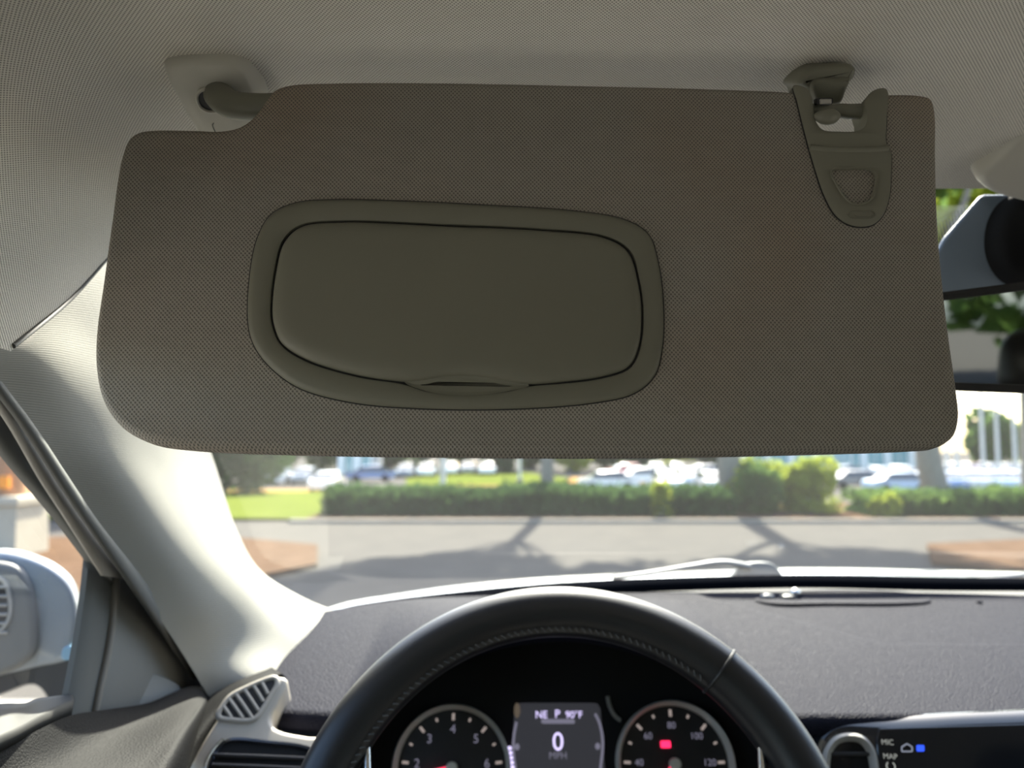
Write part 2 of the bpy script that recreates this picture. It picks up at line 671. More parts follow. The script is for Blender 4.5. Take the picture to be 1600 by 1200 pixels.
# windshield
rows = []
for k in range(9):
    t = k / 8
    row = []
    for x in np.linspace(-0.35, 1.09, 9):
        e = abs((x - 0.37) / 0.72)
        yb = 1.075 - 0.075 * e ** 2.2
        yt = 0.60 - 0.02 * e ** 2
        y = yb + (yt - yb) * t
        z = -0.225 + (0.188 + 0.225) * t + 0.012 * math.sin(PI * t)
        row.append(V(x, y, z))
    rows.append(row)
WROWS = rows
setp(loft('window_1', rows, 60, 40, M['windshield']), 'dusty laminated windshield with bright veil of haze', kind='structure')

def ws_pt(x, t, off=0.0):
    e = abs((x - 0.37) / 0.72)
    yb = 1.075 - 0.075 * e ** 2.2
    yt = 0.60 - 0.02 * e ** 2
    return V(x, yb + (yt - yb) * t - off, -0.225 + 0.413 * t + 0.012 * math.sin(PI * t) - off)

# dotted black print along the top of the glass beside the mirror housing
def frit():
    v, f = [], []
    for i in range(40):
        for j in range(22):
            x = 0.315 + i * 0.0028 + (j % 2) * 0.0014
            t = 1.0 - j * 0.0040
            d = x - (0.358 + (t - 0.945) * 0.465)      # distance from the sloping edge of the sensor cover
            if d < -0.026 or d > 0.012:
                continue
            p = ws_pt(x, t, 0.0015)
            r = 0.0004 + 0.0011 * max(0.0, min(1.0, (d + 0.026) / 0.024))
            a = Vector((1, 0, 0)); b = (ws_pt(x, t + 0.01) - ws_pt(x, t)).normalized()
            k = len(v)
            for q in range(6):
                th = q * PI / 3
                v.append(p + a * r * math.cos(th) + b * r * math.sin(th))
            f.append(tuple(range(k, k + 6)))
    return v, f
v, f = frit()
fo = obj('frit_dots', v, f, M['black_matte'], bpy.data.objects['window_1'], None, 0)
fo['kind'] = 'stuff'

# ---- left windscreen pillar
prow = [
    [(-130, 470, .375), (-20, 420, .415), (90, 350, .475), (190, 250, .57)],
    [(-75, 545, .390), (5, 505, .425), (95, 440, .480), (205, 360, .60)],
    [(-8, 590, .428), (60, 560, .455), (140, 515, .52), (250, 470, .64)],
    [(56, 680, .478), (130, 662, .515), (210, 640, .58), (298, 618, .72)],
    [(116, 770, .53), (198, 758, .57), (262, 742, .64), (335, 722, .80)],
    [(190, 880, .59), (264, 862, .63), (322, 845, .70), (372, 832, .865)],
    [(245, 960, .64), (318, 938, .685), (378, 912, .76), (412, 896, .93)],
    [(300, 1045, .69), (362, 1020, .73), (430, 980, .81), (482, 938, .96)],
    [(326, 1088, .705), (398, 1062, .735), (456, 1022, .82), (553, 968, .972)],
    [(350, 1120, .71), (420, 1090, .74), (480, 1050, .83), (560, 985, .98)]]
rows = [[W(*p) for p in r] for r in prow]
setp(loft('trim_1', rows, 40, 90, M['pillar'], smooth=70), 'pale ribbed windscreen pillar trim, sunlit on its glass side', kind='structure')
# painted outer pillar behind the trim
rows = [[W(q[0][0], q[0][1], q[0][2] * 1.04), W(q[1][0], q[1][1], q[1][2] * 1.14), W(q[2][0] + 4, q[2][1], q[2][2] * 1.16), W(q[3][0] - 3, q[3][1], q[3][2] * 1.015)] for q in prow]
setp(loft('trim_2', rows, 16, 40, M['black_plastic'], smooth=60), 'black outer skin behind the windscreen pillar', kind='structure')

# ---- right-hand pillar (out of frame, mirrored) and lower shell
rows = [[V(0.74 - (p.x), p.y, p.z - H) for p in [W(*q) for q in r]] for r in prow]
setp(loft('trim_3', rows, 16, 40, M['pillar'], smooth=60), 'far windscreen pillar trim on passenger side', kind='structure')
box('floor', (-0.40, 1.12, -1.8, 1.05, H - 1.0, H - 0.96), M['carpet'])
setp(bpy.data.objects['floor'], 'beige carpeted cabin floor', kind='structure')
box('wall_front', (-0.40, 1.12, 0.90, 0.93, H - 0.96, H - 0.245), M['black_matte'])
setp(bpy.data.objects['wall_front'], 'black bulkhead below the dashboard', kind='structure')
def shell_wall(name, label, pieces, mat):
    v, f = join([box_data(*b) for b in pieces])
    setp(obj(name, v, f, mat, None, None, 0), label, kind='structure')
shell_wall('wall_right', 'passenger side door panels below the windows', [(1.08, 1.14, -1.8, 1.02, H - 0.96, H - 0.25), (1.03, 1.10, -0.45, -0.32, H - 0.25, H + 0.08)], M['door_beige'])
shell_wall('wall_left', 'driver side rear door panel and centre pillar behind the seat', [(-0.42, -0.36, -1.8, 0.0, H - 0.96, H - 0.25), (-0.37, -0.30, -0.50, -0.37, H - 0.25, H + 0.07)], M['door_beige'])
shell_wall('wall_back', 'tailgate panel below the rear window', [(-0.42, 1.14, -1.86, -1.8, H - 0.96, H - 0.16), (-0.42, -0.30, -1.86, -1.8, H - 0.16, H + 0.18), (1.04, 1.14, -1.86, -1.8, H - 0.16, H + 0.18)], M['grey_plastic'])

# ================================================================== DRIVER'S DOOR
M['divider'] = plain('brown grey plastic', (0.17, 0.155, 0.135), 0.5)
door = thing('door_1', V(-0.34, 0.3, -0.9), 'driver door with dark window frame, sail panel and leather topped sill', None, kind='structure')

def xband(name, left, right, x, mat, depth=0.003, n=30, bulge=0.004):
    """a strip on the door: pixel edges on the plane X = x, given a rounded section"""
    a = cr_pts([WX(px, py, x) for px, py in left], n)
    b = cr_pts([WX(px, py, x) for px, py in right], n)
    G = []
    for i in range(n):
        p, q = Vector(a[i]), Vector(b[i])
        G.append([p + Vector((-depth, 0, 0)), p + Vector((-depth * 0.3, 0, 0)), p.lerp(q, 0.15) + Vector((bulge * .6, 0, 0)), p.lerp(q, 0.5) + Vector((bulge, 0, 0)),
                  p.lerp(q, 0.85) + Vector((bulge * .6, 0, 0)), q + Vector((-depth * 0.3, 0, 0)), q + Vector((-depth, 0, 0))])
    return grid_obj(name, np.array(G), mat, door, 60)

xband('seal', [(-26, 570), (-6, 605), (37, 663), (93, 750), (133, 810), (200, 905), (258, 990), (304, 1062)],
      [(-14, 570), (8, 602), (52, 660), (112, 750), (152, 810), (226, 905), (280, 990), (322, 1062)], -0.290, M['rubber'], 0.003, bulge=0.001)
xband('frame_trim', [(-60, 570), (-30, 598), (16, 660), (68, 750), (108, 812), (164, 900)],
      [(-22, 560), (-2, 598), (42, 660), (98, 750), (138, 812), (206, 908)], -0.300, M['grey_plastic'], 0.003, bulge=0.002)
xband('window_channel', [(-70, 615), (-30, 655), (0, 693), (33, 735), (85, 797), (143, 874), (160, 900)],
      [(-55, 570), (-24, 605), (20, 664), (72, 752), (112, 814), (168, 898), (182, 925)], -0.312, M['rubber'], 0.006, bulge=0.003)
xband('divider_bar', [(143, 868), (137, 925), (126, 1000), (112, 1075), (103, 1118)],
      [(184, 888), (180, 950), (170, 1010), (158, 1075), (148, 1118)], -0.314, M['rubber'], 0.006, bulge=0.003)
xband('divider_lip', [(179, 905), (175, 960), (166, 1020), (154, 1075), (147, 1112)],
      [(187, 900), (182, 960), (173, 1020), (161, 1075), (153, 1112)], -0.310, M['divider'], 0.002, bulge=0.002)
# sail panel: dark triangle in front of the door mirror
Lp = [(180, 888), (215, 905), (262, 982), (322, 1076), (342, 1108), (240, 1122), (150, 1118), (160, 1060), (176, 980)]
pl = Plane(WX(220, 1020, -0.306), (1, -0.12, 0.05))
plate('sail_panel', pl, cr_pts(pl.pts(Lp), 60, True), [(0, -0.02), (0, -0.001), (0.002, 0.0)], M['door_dark'], door)
Lp = [(186, 1098), (196, 1072), (225, 1050), (250, 1052), (284, 1074), (270, 1092), (225, 1104)]
pl2 = Plane(WX(230, 1080, -0.303), (1, -0.3, 0.25))
plate('sail_cover', pl2, cr_pts(pl2.pts(Lp), 50, True), [(0, -0.02), (0, -0.003), (0.002, 0.0)], M['door_dark'], door)
# sill: padded grained shoulder of the door
srow = [
    [(-120, 1200, .40), (-60, 1192, .42), (0, 1170, .455), (60, 1140, .49), (110, 1118, .535), (170, 1108, .585), (232, 1098, .635), (275, 1080, .672), (300, 1072, .70), (318, 1074, .72)],
    [(-120, 1270, .40), (-60, 1255, .42), (0, 1225, .445), (60, 1195, .475), (120, 1170, .52), (180, 1145, .565), (240, 1120, .61), (280, 1098, .65), (305, 1082, .685), (322, 1080, .712)],
    [(-120, 1400, .38), (-60, 1380, .40), (10, 1330, .42), (80, 1290, .44), (150, 1250, .475), (210, 1205, .52), (265, 1150, .575), (295, 1118, .625), (314, 1095, .67), (324, 1086, .71)],
    [(-120, 1560, .36), (-60, 1540, .37), (20, 1480, .385), (100, 1420, .40), (170, 1350, .44), (225, 1270, .49), (275, 1180, .555), (300, 1135, .61), (318, 1105, .66), (326, 1094, .705)],
    [(-120, 1800, .36), (-60, 1800, .37), (20, 1700, .385), (100, 1600, .40), (170, 1480, .45), (225, 1370, .50), (270, 1260, .56), (295, 1190, .615), (315, 1140, .665), (326, 1115, .705)]]
loft('sill_pad', [[W(*p) for p in r] for r in srow], 60, 36, M['door_leather'], door, 70)
pl3 = [[(-120, 1152, .44), (-40, 1130, .465), (0, 1122, .48), (50, 1115, .525), (106, 1108, .56)],
       [(-120, 1215, .40), (-40, 1195, .43), (0, 1175, .45), (50, 1148, .485), (112, 1118, .54)]]
loft('window_ledge', [[W(*p) for p in r] for r in pl3], 30, 6, M['ledge'], door, 60, thick=0.01)
box('lower_panel', (-0.40, -0.36, 0.0, 1.0, H - 0.96, H - 0.30), M['door_beige'], door)
# door window glass
g = [[V(-0.331, y, z) for y in np.linspace(0.72, -0.35, 8)] for z in np.linspace(-0.27, 0.07, 5)]
setp(loft('window_2', g, 12, 8, M['side_glass']), 'clear driver side window glass beside the door mirror', kind='structure')

for nm, lab, quad, mt_ in (
        ('window_3', 'rear side glass on driver side, dark tint added to cut light', [(-0.33, -0.5, -0.25), (-0.33, -1.8, -0.25), (-0.29, -1.8, 0.10), (-0.29, -0.5, 0.10)], 'dimming'),
        ('window_4', 'rear side glass on passenger side, dark tint added to cut light', [(1.08, -0.45, -0.25), (1.08, -1.8, -0.25), (1.03, -1.8, 0.10), (1.03, -0.45, 0.10)], 'dimming'),
        ('window_5', 'rear window seen in mirror, dark tint added to cut light', [(-0.32, -1.83, -0.16), (1.06, -1.83, -0.16), (1.06, -1.80, 0.20), (-0.32, -1.80, 0.20)], 'dimming'),
        ('window_6', 'clear front passenger window glass', [(1.09, 0.75, -0.25), (1.09, -0.32, -0.25), (1.05, -0.32, 0.08), (1.05, 0.45, 0.08)], 'side_glass')):
    setp(obj(nm, [V(*q) for q in quad], [(0, 1, 2, 3)], M[mt_], None, None, 0), lab, kind='structure')

# ================================================================== SUN VISOR
VP = Plane(W(820, 430, 0.375), (0.033, -1, 0.137))
body_px = [(236, 195), (300, 195), (345, 196), (372, 190), (393, 174), (408, 153), (424, 134), (448, 125), (520, 121), (700, 121), (900, 125), (1100, 130),
           (1240, 136), (1258, 139), (1266, 152), (1270, 172), (1274, 192), (1284, 204), (1310, 207), (1338, 206), (1351, 199), (1355, 180), (1350, 160), (1358, 146), (1374, 141), (1440, 141), (1461, 148), (1469, 168), (1471, 250),
           (1474, 340), (1481, 430), (1493, 530), (1505, 615), (1508, 652), (1500, 682), (1478, 697), (1440, 701), (1300, 706),
           (1000, 712), (700, 711), (450, 707), (290, 700), (225, 690), (178, 664), (152, 625), (141, 575), (141, 520), (152, 440), (166, 340), (181, 245), (194, 212), (212, 199)]
visor = thing('sun_visor', VP.at(0, -0.09, -0.009), 'folded-down beige fabric sun visor with covered vanity mirror', 'sun visor')
bo = cr_pts(VP.pts(body_px), 420, True)
plate('body', VP, bo, [(0.0055, -0.019), (0.0015, -0.0165), (0.0, -0.012), (0.0002, -0.008), (0.0010, -0.0045), (0.0024, -0.0018), (0.0040, -0.0004), (0.0052, 0.0)], M['visor'], visor, smooth=60)

fr_out = [(388, 500), (390, 440), (402, 375), (424, 336), (462, 318), (520, 313), (600, 314), (750, 321), (900, 331), (975, 344), (1012, 366), (1028, 412), (1036, 480), (1034, 545), (1022, 588), (990, 615),
          (930, 629), (800, 639), (650, 638), (545, 628), (465, 605), (415, 566), (394, 532)]
fr_in = [(424, 490), (431, 420), (443, 378), (470, 354), (530, 347), (700, 353), (850, 360), (945, 371), (983, 393), (998, 440), (1004, 490), (1000, 542), (984, 576), (940, 592), (880, 600), (830, 604),
         (790, 613), (725, 619), (665, 612), (630, 601), (560, 590), (480, 566), (440, 540), (428, 515)]
cN = VP.pix(715, 470)
fo_ = polar(cr_pts(VP.pts(fr_out), 300, True), cN, 220)
fi_ = polar(cr_pts(VP.pts(fr_in), 300, True), cN, 220)
strip_rings('mirror_frame', VP, [(fo_, -0.002), (fo_, 0.0006), (inset(fo_, 0.0010), 0.0018), (inset(fo_, 0.0030), 0.0024), (inset(fi_, -0.0012), 0.0022), (inset(fi_, -0.0002), 0.0016), (fi_, -0.002)], M['beige'], visor, 50)
def gap_shadow(L, mat, parent, h=0.0004):  # thin black strip painted as the shadow line round an edge
    if area2(L) < 0: L = L[::-1]
    strip_rings('edge_gap_shadow', VP, [(inset(L, -0.00055), 0.0001), (inset(L, -0.0005), h), (inset(L, 0.0008), h)], mat, parent, 40, closed=False)
gap_shadow(fo_, M['black_plastic'], visor)
plate('mirror_bed', VP, inset(fi_, -0.0005), [(0, -0.003), (0, 0.0001)], M['black_plastic'], visor, back=False)
cov_px = [(427, 490), (434, 422), (446, 381), (472, 357), (531, 350), (700, 356), (850, 363), (943, 374), (980, 396), (995, 441), (1001, 490), (997, 541), (982, 573), (940, 589), (880, 597), (828, 601), (795, 597), (760, 591), (722, 588), (690, 590), (655, 596),
          (632, 597), (560, 587), (481, 563), (442, 538), (431, 514)]
co = cr_pts(VP.pts(cov_px), 300, True)
cov = plate('mirror_cover', VP, co, [(0, -0.001), (0, 0.0016), (0.0006, 0.0026), (0.0016, 0.0034), (0.0032, 0.0041), (0.006, 0.0046), (0.0095, 0.0048)], M['beige'], visor, smooth=60)
rec_px = [(634, 598), (665, 610), (700, 616), (728, 617.5), (765, 615), (795, 610), (826, 602), (795, 598), (760, 592), (722, 589), (690, 591), (655, 597)]
plate('finger_recess', VP, cr_pts(VP.pts(rec_px), 80, True), [(-0.0006, 0.0017), (0.0006, 0.0012), (0.0016, 0.0009)], M['beige'], visor, back=False, smooth=60)

# hinge-end clip bracket with an open loop
from mathutils.geometry import tessellate_polygon
br_px = [(1239, 135), (1258, 139), (1266, 152), (1270, 172), (1274, 192), (1284, 204), (1310, 207), (1338, 206), (1350, 199), (1354, 180), (1350, 162), (1357, 148), (1372, 140), (1384, 141),
         (1384, 190), (1384, 226), (1391, 240), (1391, 272), (1388, 310), (1378, 338), (1362, 352), (1342, 355), (1322, 350), (1304, 336), (1288, 308), (1272, 262), (1256, 205), (1245, 160)]
lo_px = [(1300, 268), (1330, 266), (1358, 267), (1366, 275), (1365, 292), (1358, 312), (1344, 320), (1330, 319), (1316, 306), (1304, 286), (1298, 275)]
def holed_plate(name, pl, outer, hole, h, mat, parent, floor_h):
    if area2(outer) < 0: outer = outer[::-1]
    if area2(hole) < 0: hole = hole[::-1]
    o2 = inset(outer, 0.0009)
    h2 = inset(hole, -0.0009)
    v, uv, f = [], [], []
    def ring(L, w):
        k = len(v)
        for a, b in L:
            v.append(pl.at(a, b, w)); uv.append((a, b))
        return k
    n, m = len(outer), len(hole)
    a0 = ring(outer, floor_h); a1 = ring(outer, h - 0.0007); a2 = ring(o2, h)
    b2 = ring(h2, h); b1 = ring(hole, h - 0.0007); b0 = ring(hole, floor_h)
    for p, q in ((a0, a1), (a1, a2)):
        for i in range(n):
            j = (i + 1) % n
            f.append((p + i, p + j, q + j, q + i))
    for p, q in ((b2, b1), (b1, b0)):
        for i in range(m):
            j = (i + 1) % m
            f.append((p + i, p + j, q + j, q + i))
    tri = tessellate_polygon([[Vector((x, y, 0)) for x, y in o2], [Vector((x, y, 0)) for x, y in h2]])
    for t in tri:
        f.append(tuple((a2 + i) if i < n else (b2 + i - n) for i in t))
    return obj(name, v, f, mat, parent, uv, 40)
clipb = holed_plate('clip_bracket', VP, cr_pts(VP.pts(br_px), 220, True), cr_pts(VP.pts(lo_px), 60, True), 0.0016, M['beige'], visor, -0.014)
gap_shadow([q for q in cr_pts(VP.pts([(1384, 141), (1384, 190), (1384, 226), (1391, 240), (1391, 272), (1388, 310), (1378, 338), (1362, 352), (1342, 355), (1322, 350), (1304, 336), (1288, 308), (1272, 262), (1256, 205), (1245, 160), (1239, 137), (1300, 240), (1350, 240)]), 200, True)], M['black_plastic'], visor)
tube('fold_ridge', [VP.at(*VP.pix(x, y), 0.0006) for x, y in ((1264, 232), (1290, 235), (1330, 236), (1370, 235), (1386, 233))], 0.0019, M['beige'], clipb, 10, n=20)
# step across the bracket and the little oval mark
st_px = [(1262, 231), (1300, 233), (1384, 231), (1390, 243), (1391, 258), (1384, 262), (1340, 258), (1290, 258), (1274, 260), (1268, 250)]
mk = cr_pts(VP.pts([(1322, 337), (1328, 331), (1345, 330), (1361, 331), (1366, 337), (1361, 343), (1345, 344), (1328, 343)]), 40, True)
if area2(mk) < 0: mk = mk[::-1]
strip_rings('oval_mark', VP, [(mk, 0.0015), (mk, 0.0020), (inset(mk, 0.0006), 0.0020), (inset(mk, 0.0006), 0.0015)], M['beige'], clipb)
mk2 = cr_pts(VP.pts([(1333, 337), (1336, 335), (1345, 334.5), (1358, 335), (1361, 337), (1358, 340), (1345, 340.5), (1336, 340)]), 30, True)
plate('oval_mark', VP, mk2, [(0, 0.001), (0, 0.0018), (0.0004, 0.0019)], M['beige'], clipb)
lp = cr_pts(VP.pts(lo_px), 60, True)
if area2(lp) < 0: lp = lp[::-1]
strip_rings('loop_rim', VP, [(inset(lp, -0.0012), 0.0014), (inset(lp, -0.0008), 0.0022), (inset(lp, -0.0002), 0.0022), (inset(lp, 0.0001), 0.0010)], M['beige'], clipb)
# pivot rod of the visor at the mirror end and hinge arm at the door end
tube('pivot_rod', [W(1262, 172, .3995), W(1290, 173, .3995), W(1316, 173, .3995), W(1318, 174, .3995), W(1350, 174, .3995), W(1364, 174, .3995)], [0.0034, 0.0034, 0.0034, 0.0040, 0.0040, 0.0040], M['beige'], visor, 16, n=14)
tube('hinge_arm', [W(334, 118, .440), W(337, 136, .424), W(347, 154, .408), W(368, 165, .399), W(400, 167, .3965), W(440, 166, .3955), W(500, 165, .3955)], [0.0078, 0.0082, 0.0084, 0.0078, 0.0070, 0.0066, 0.0066], M['beige'], visor, 20, n=40)

# ---- mount for the hinge arm
mo = roof_hit(335, 128)
MP = Plane(mo + Vector((0, -0.010, -0.004)), (0.10, -0.52, -0.85))
mount = thing('visor_mount', mo, 'pale rounded plastic mount on headliner holding the visor hinge arm', 'visor mount')
mt = cr_pts(MP.pts([(258, 92), (263, 80), (285, 74), (330, 72), (368, 75), (388, 86), (402, 110), (412, 136), (414, 160), (398, 190), (360, 200), (316, 200), (300, 178), (280, 142), (264, 112)]), 140, True)
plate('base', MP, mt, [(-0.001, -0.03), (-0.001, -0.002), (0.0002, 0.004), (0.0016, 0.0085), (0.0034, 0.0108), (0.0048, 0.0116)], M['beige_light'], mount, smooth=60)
sk = cr_pts(MP.pts([(310, 132), (316, 120), (335, 117), (352, 122), (361, 137), (352, 152), (330, 156), (316, 148)]), 60, True)
if area2(sk) < 0: sk = sk[::-1]
strip_rings('socket', MP, [(sk, 0.011), (sk, 0.0128), (inset(sk, 0.0008), 0.0134), (inset(sk, 0.0016), 0.0128), (inset(sk, 0.0018), 0.010)], M['beige_light'], mount)
plate('socket_shadow', MP, inset(sk, 0.0014), [(0, 0.0110), (0, 0.0120)], M['black_plastic'], mount)
ln = [MP.pix(x, y) for x, y in ((338, 173), (336, 176), (337, 180), (340, 187), (344, 198))]
tube('cover_seam', [MP.at(a, b, 0.0116) for a, b in ln], 0.0003, M['rubber'], mount, 6, n=20)

# ---- roof hook that catches the pivot rod
ho = roof_hit(1296, 112)
hook = thing('visor_hook', ho, 'dark beige roof hook gripping the visor pivot rod', 'visor hook')
HP = Plane(ho + Vector((0, -0.012, -0.003)), (0.0, -0.86, -0.5))
hb = cr_pts(HP.pts([(1248, 132), (1256, 114), (1268, 104), (1295, 101), (1330, 100), (1338, 106), (1335, 122), (1326, 132), (1318, 150), (1310, 163), (1285, 166), (1268, 160), (1258, 140)]), 100, True)
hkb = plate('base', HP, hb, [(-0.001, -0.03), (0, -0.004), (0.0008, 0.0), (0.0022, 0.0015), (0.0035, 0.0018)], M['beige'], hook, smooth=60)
hs = cr_pts(HP.pts([(1264, 130), (1275, 122), (1300, 121), (1324, 122), (1318, 140), (1309, 160), (1290, 163), (1272, 158)]), 60, True)
plate('neck', HP, hs, [(0, 0.0), (0, 0.003), (0.001, 0.0048), (0.0022, 0.0055)], M['beige'], hook, smooth=60)
sl = VP.pts([(1277, 153), (1301, 153), (1300, 163), (1276, 163)])
HP2 = Plane(W(1288, 158, .392), (0, -0.95, -0.3))
plate('slot', HP2, rounded([(*HP2.pix(1276, 153), 0.0006), (*HP2.pix(1276, 163), 0.0006), (*HP2.pix(1301, 163), 0.0006), (*HP2.pix(1301, 153), 0.0006)], 32), [(0, -0.004), (0, 0.0004)], M['black_plastic'], hook)
plate('latch', HP2, rounded([(*HP2.pix(1280, 155), 0.0004), (*HP2.pix(1280, 163), 0.0004), (*HP2.pix(1298, 163), 0.0004), (*HP2.pix(1298, 155), 0.0004)], 32), [(0, -0.003), (0, 0.0012), (0.0004, 0.0016)], M['grey_plastic'], hook)
tube('catch', [W(1274, 182, .392), W(1278, 182, .391), W(1290, 183, .3905), W(1303, 182, .391), W(1309, 181, .392)], [0.0018, 0.0036, 0.0042, 0.0038, 0.0018], M['beige'], hook, 18, n=20)

# ---- overhead console corner
co_o = roof_hit(1575, 262)
OPL = Plane(co_o + Vector((0, 0, -0.003)), (0.0, -0.50, -0.86))
cons = thing('overhead_console', co_o, 'pale overhead console on the headliner at right edge', 'overhead console')
cl = cr_pts(OPL.pts([(1524, 272), (1548, 246), (1590, 202), (1660, 150), (1800, 120), (2000, 130), (2120, 200), (2110, 290), (2000, 318), (1800, 322), (1640, 318), (1575, 306), (1538, 292)]), 150, True)
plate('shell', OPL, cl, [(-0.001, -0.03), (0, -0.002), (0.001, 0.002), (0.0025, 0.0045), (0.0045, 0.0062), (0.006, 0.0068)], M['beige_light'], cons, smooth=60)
ins = cr_pts(OPL.pts([(1606, 236), (1622, 218), (1690, 190), (1800, 175), (1920, 180), (1960, 215), (1900, 250), (1780, 262), (1680, 262), (1620, 256)]), 80, True)
plate('fabric_insert', OPL, ins, [(0, 0.004), (0, 0.0071), (0.001, 0.0075)], M['visor'], cons)

# ================================================================== REAR-VIEW MIRROR
mc = W(1640, 522, 0.50)
mirror = thing('rearview_mirror', mc, 'black framed rear-view mirror reflecting trees and dark headrest', 'mirror')
_mp = W(1540, 515, 0.50)
_aim = (V(0.42, -1.83, 0.03) - _mp).normalized() - (_mp - O).normalized()
RM = Plane(mc, _aim)                       # turned so that the driver sees the rear window
ml = rounded([(*RM.pix(1370, 470), 0.02), (*RM.pix(1360, 606), 0.03), (*RM.pix(1960, 628), 0.03), (*RM.pix(1930, 398), 0.02)], 120)
plate('housing', RM, ml, [(0.02, -0.04), (0.008, -0.03), (0.001, -0.012), (0.0, -0.004), (0.0005, 0.0), (0.0022, 0.0012)], M['black_plastic'], mirror, smooth=60)
mi = inset(ml if area2(ml) > 0 else ml[::-1], 0.0055)
plate('glass', RM, mi, [(0, 0.0), (0, 0.0014), (0.0003, 0.0018)], M['mirror'], mirror, smooth=8)
lip = inset(ml if area2(ml) > 0 else ml[::-1], 0.0)
strip_rings('bezel', RM, [(lip, -0.002), (lip, 0.002), (inset(lip, 0.002), 0.0034), (inset(lip, 0.0055), 0.0030), (inset(lip, 0.006), 0.0012)], M['black_plastic'], mirror)
tube('stem', [mc + Vector((0.03, 0.03, 0.01)), W(1650, 420, 0.55), W(1650, 370, 0.585)], [0.012, 0.014, 0.018], M['black_plastic'], mirror, 16, n=10)
# sensor housing on the glass above the mirror
SH = Plane(W(1560, 385, 0.60), (-0.1, -0.93, -0.15))
shl = rounded([(*SH.pix(1420, 470), 0.01), (*SH.pix(1475, 372), 0.004), (*SH.pix(1534, 304), 0.006), (*SH.pix(1800, 300), 0.01), (*SH.pix(1860, 470), 0.02)], 120)
sens = thing('sensor_housing', W(1600, 400, 0.62), 'sensor cover with painted sky reflection on windshield above rear-view mirror', 'sensor cover')
plate('cover', SH, shl, [(0.010, -0.03), (0.003, -0.01), (0, -0.002), (0.001, 0.0), (0.003, 0.001)], M['sky_sheen'], sens, smooth=50)
dk = cr_pts(SH.pts([(1540, 380), (1548, 340), (1572, 312), (1640, 300), (1720, 310), (1760, 370), (1740, 430), (1660, 460), (1570, 440), (1548, 415)]), 80, True)
plate('camera_pod', SH, dk, [(-0.002, 0.0), (0.0, 0.006), (0.004, 0.012), (0.010, 0.015)], M['black_matte'], sens, smooth=60)

# ================================================================== DASHBOARD
def sstep(a, b, x):
    t = max(0.0, min(1.0, (x - a) / (b - a)))
    return t * t * (3 - 2 * t)

def dash_z(x, y):
    z = -0.190 - 0.034 * max(0.0, (1.0 - y) / 0.34) ** 1.2
    if x < -0.08:
        z -= 0.012 * ((-0.08 - x) / 0.15) ** 2
    bx = max(0.0, 1 - ((x - 0.040) / 0.185) ** 2)
    bx = bx ** 1.15
    z += 0.075 * bx * max(0.0, min(1.0, (0.96 - y) / 0.30))
    # shallow tray in the middle of the dash, with a soft shoulder
    d = min(y - 0.812, (y - 0.99 + (x - 0.23) * 1.155) * 0.65)
    z -= 0.0055 * sstep(-0.006, 0.008, d) * sstep(1.0, 0.97, y)
    return z

def dash_far(x):
    e = abs((x - 0.37) / 0.62)
    return 0.995 - 0.05 * e ** 2.0

def dash_near(x):
    if x < -0.10:
        return 0.655 + 0.045 * min(1.0, (-0.10 - x) / 0.15) ** 1.5
    return 0.655

dash = thing('dashboard', V(0.37, 0.85, -0.24), 'charcoal grained dashboard top under the windshield', 'dashboard')
G = []
xs = np.concatenate([np.linspace(-0.285, 0.62, 190), np.linspace(0.64, 1.04, 30)])
for i in range(120):
    t = i / 119
    G.append([V(x, dash_far(x) + (dash_near(x) - dash_far(x)) * t, dash_z(x, dash_far(x) + (dash_near(x) - dash_far(x)) * t)) for x in xs])
for dy, dz in ((-0.003, -0.0012), (-0.0055, -0.0035), (-0.0070, -0.0075), (-0.0068, -0.012), (-0.004, -0.016), (0.004, -0.018), (0.03, -0.021), (0.075, -0.030)):
    G.append([V(x, dash_near(x) + dy, dash_z(x, dash_near(x)) + dz) for x in xs])
grid_obj('top_pad', np.array(G), M['dash'], dash, 60)
# black strip where dash meets glass
bt = [(470, 975, .95), (530, 951, .972), (600, 938, .988), (700, 926, 1.0), (860, 911, 1.012), (1000, 904, 1.012), (1250, 898, 1.012), (1450, 901, 1.012), (1700, 906, 1.008), (2000, 922, 0.99)]
bb = [(470, 1010, .93), (540, 982, .945), (600, 966, .955), (700, 950, .97), (860, 934, .985), (1000, 926, .992), (1250, 919, .992), (1450, 923, .992), (1700, 926, .99), (2000, 945, .97)]
mid = [((a[0] + b[0]) / 2, (a[1] + b[1]) / 2 - 1, (a[2] + b[2]) / 2 - 0.006) for a, b in zip(bt, bb)]
loft('glass_seal', [[W(*p) for p in r] for r in (bt, mid, bb)], 80, 10, M['seal_black'], dash, 70)
# raised demister trim with rounded ends, plus light sensor beads
DP = Plane(V(0.4, 0.96, dash_z(0.40, 0.965) + 0.0016), (0, 0, 1), up=(0, 1, 0))
dv = cr_pts(DP.pts([(1180, 938), (1196, 929), (1240, 924), (1320, 922), (1420, 926), (1446, 932), (1452, 940), (1400, 943), (1300, 943), (1210, 943)]), 120, True)
if area2(dv) < 0: dv = dv[::-1]
strip_rings('demister_trim', DP, [(dv, -0.004), (dv, 0.0002), (inset(dv, 0.002), 0.0010), (inset(dv, 0.006), 0.0008), (inset(dv, 0.008), -0.002)], M['dash'], dash)
plate('demister_slot', DP, inset(dv, 0.007), [(0, -0.004), (0, 0.0002)], M['dash'], dash)
def dash_hit(px, py):
    r_ = ray(px, py)
    lo, hi = 0.6, 1.0
    for _ in range(40):
        m_ = (lo + hi) / 2
        if r_.z / r_.y * m_ > dash_z(r_.x / r_.y * m_, m_):
            lo = m_
        else:
            hi = m_
    return O + r_ * (lo / r_.y)
p = dash_hit(1243, 930) + Vector((0, 0, 0.003))
v, f = ball_data(p, 0.0065, 0.006, 0.0055)
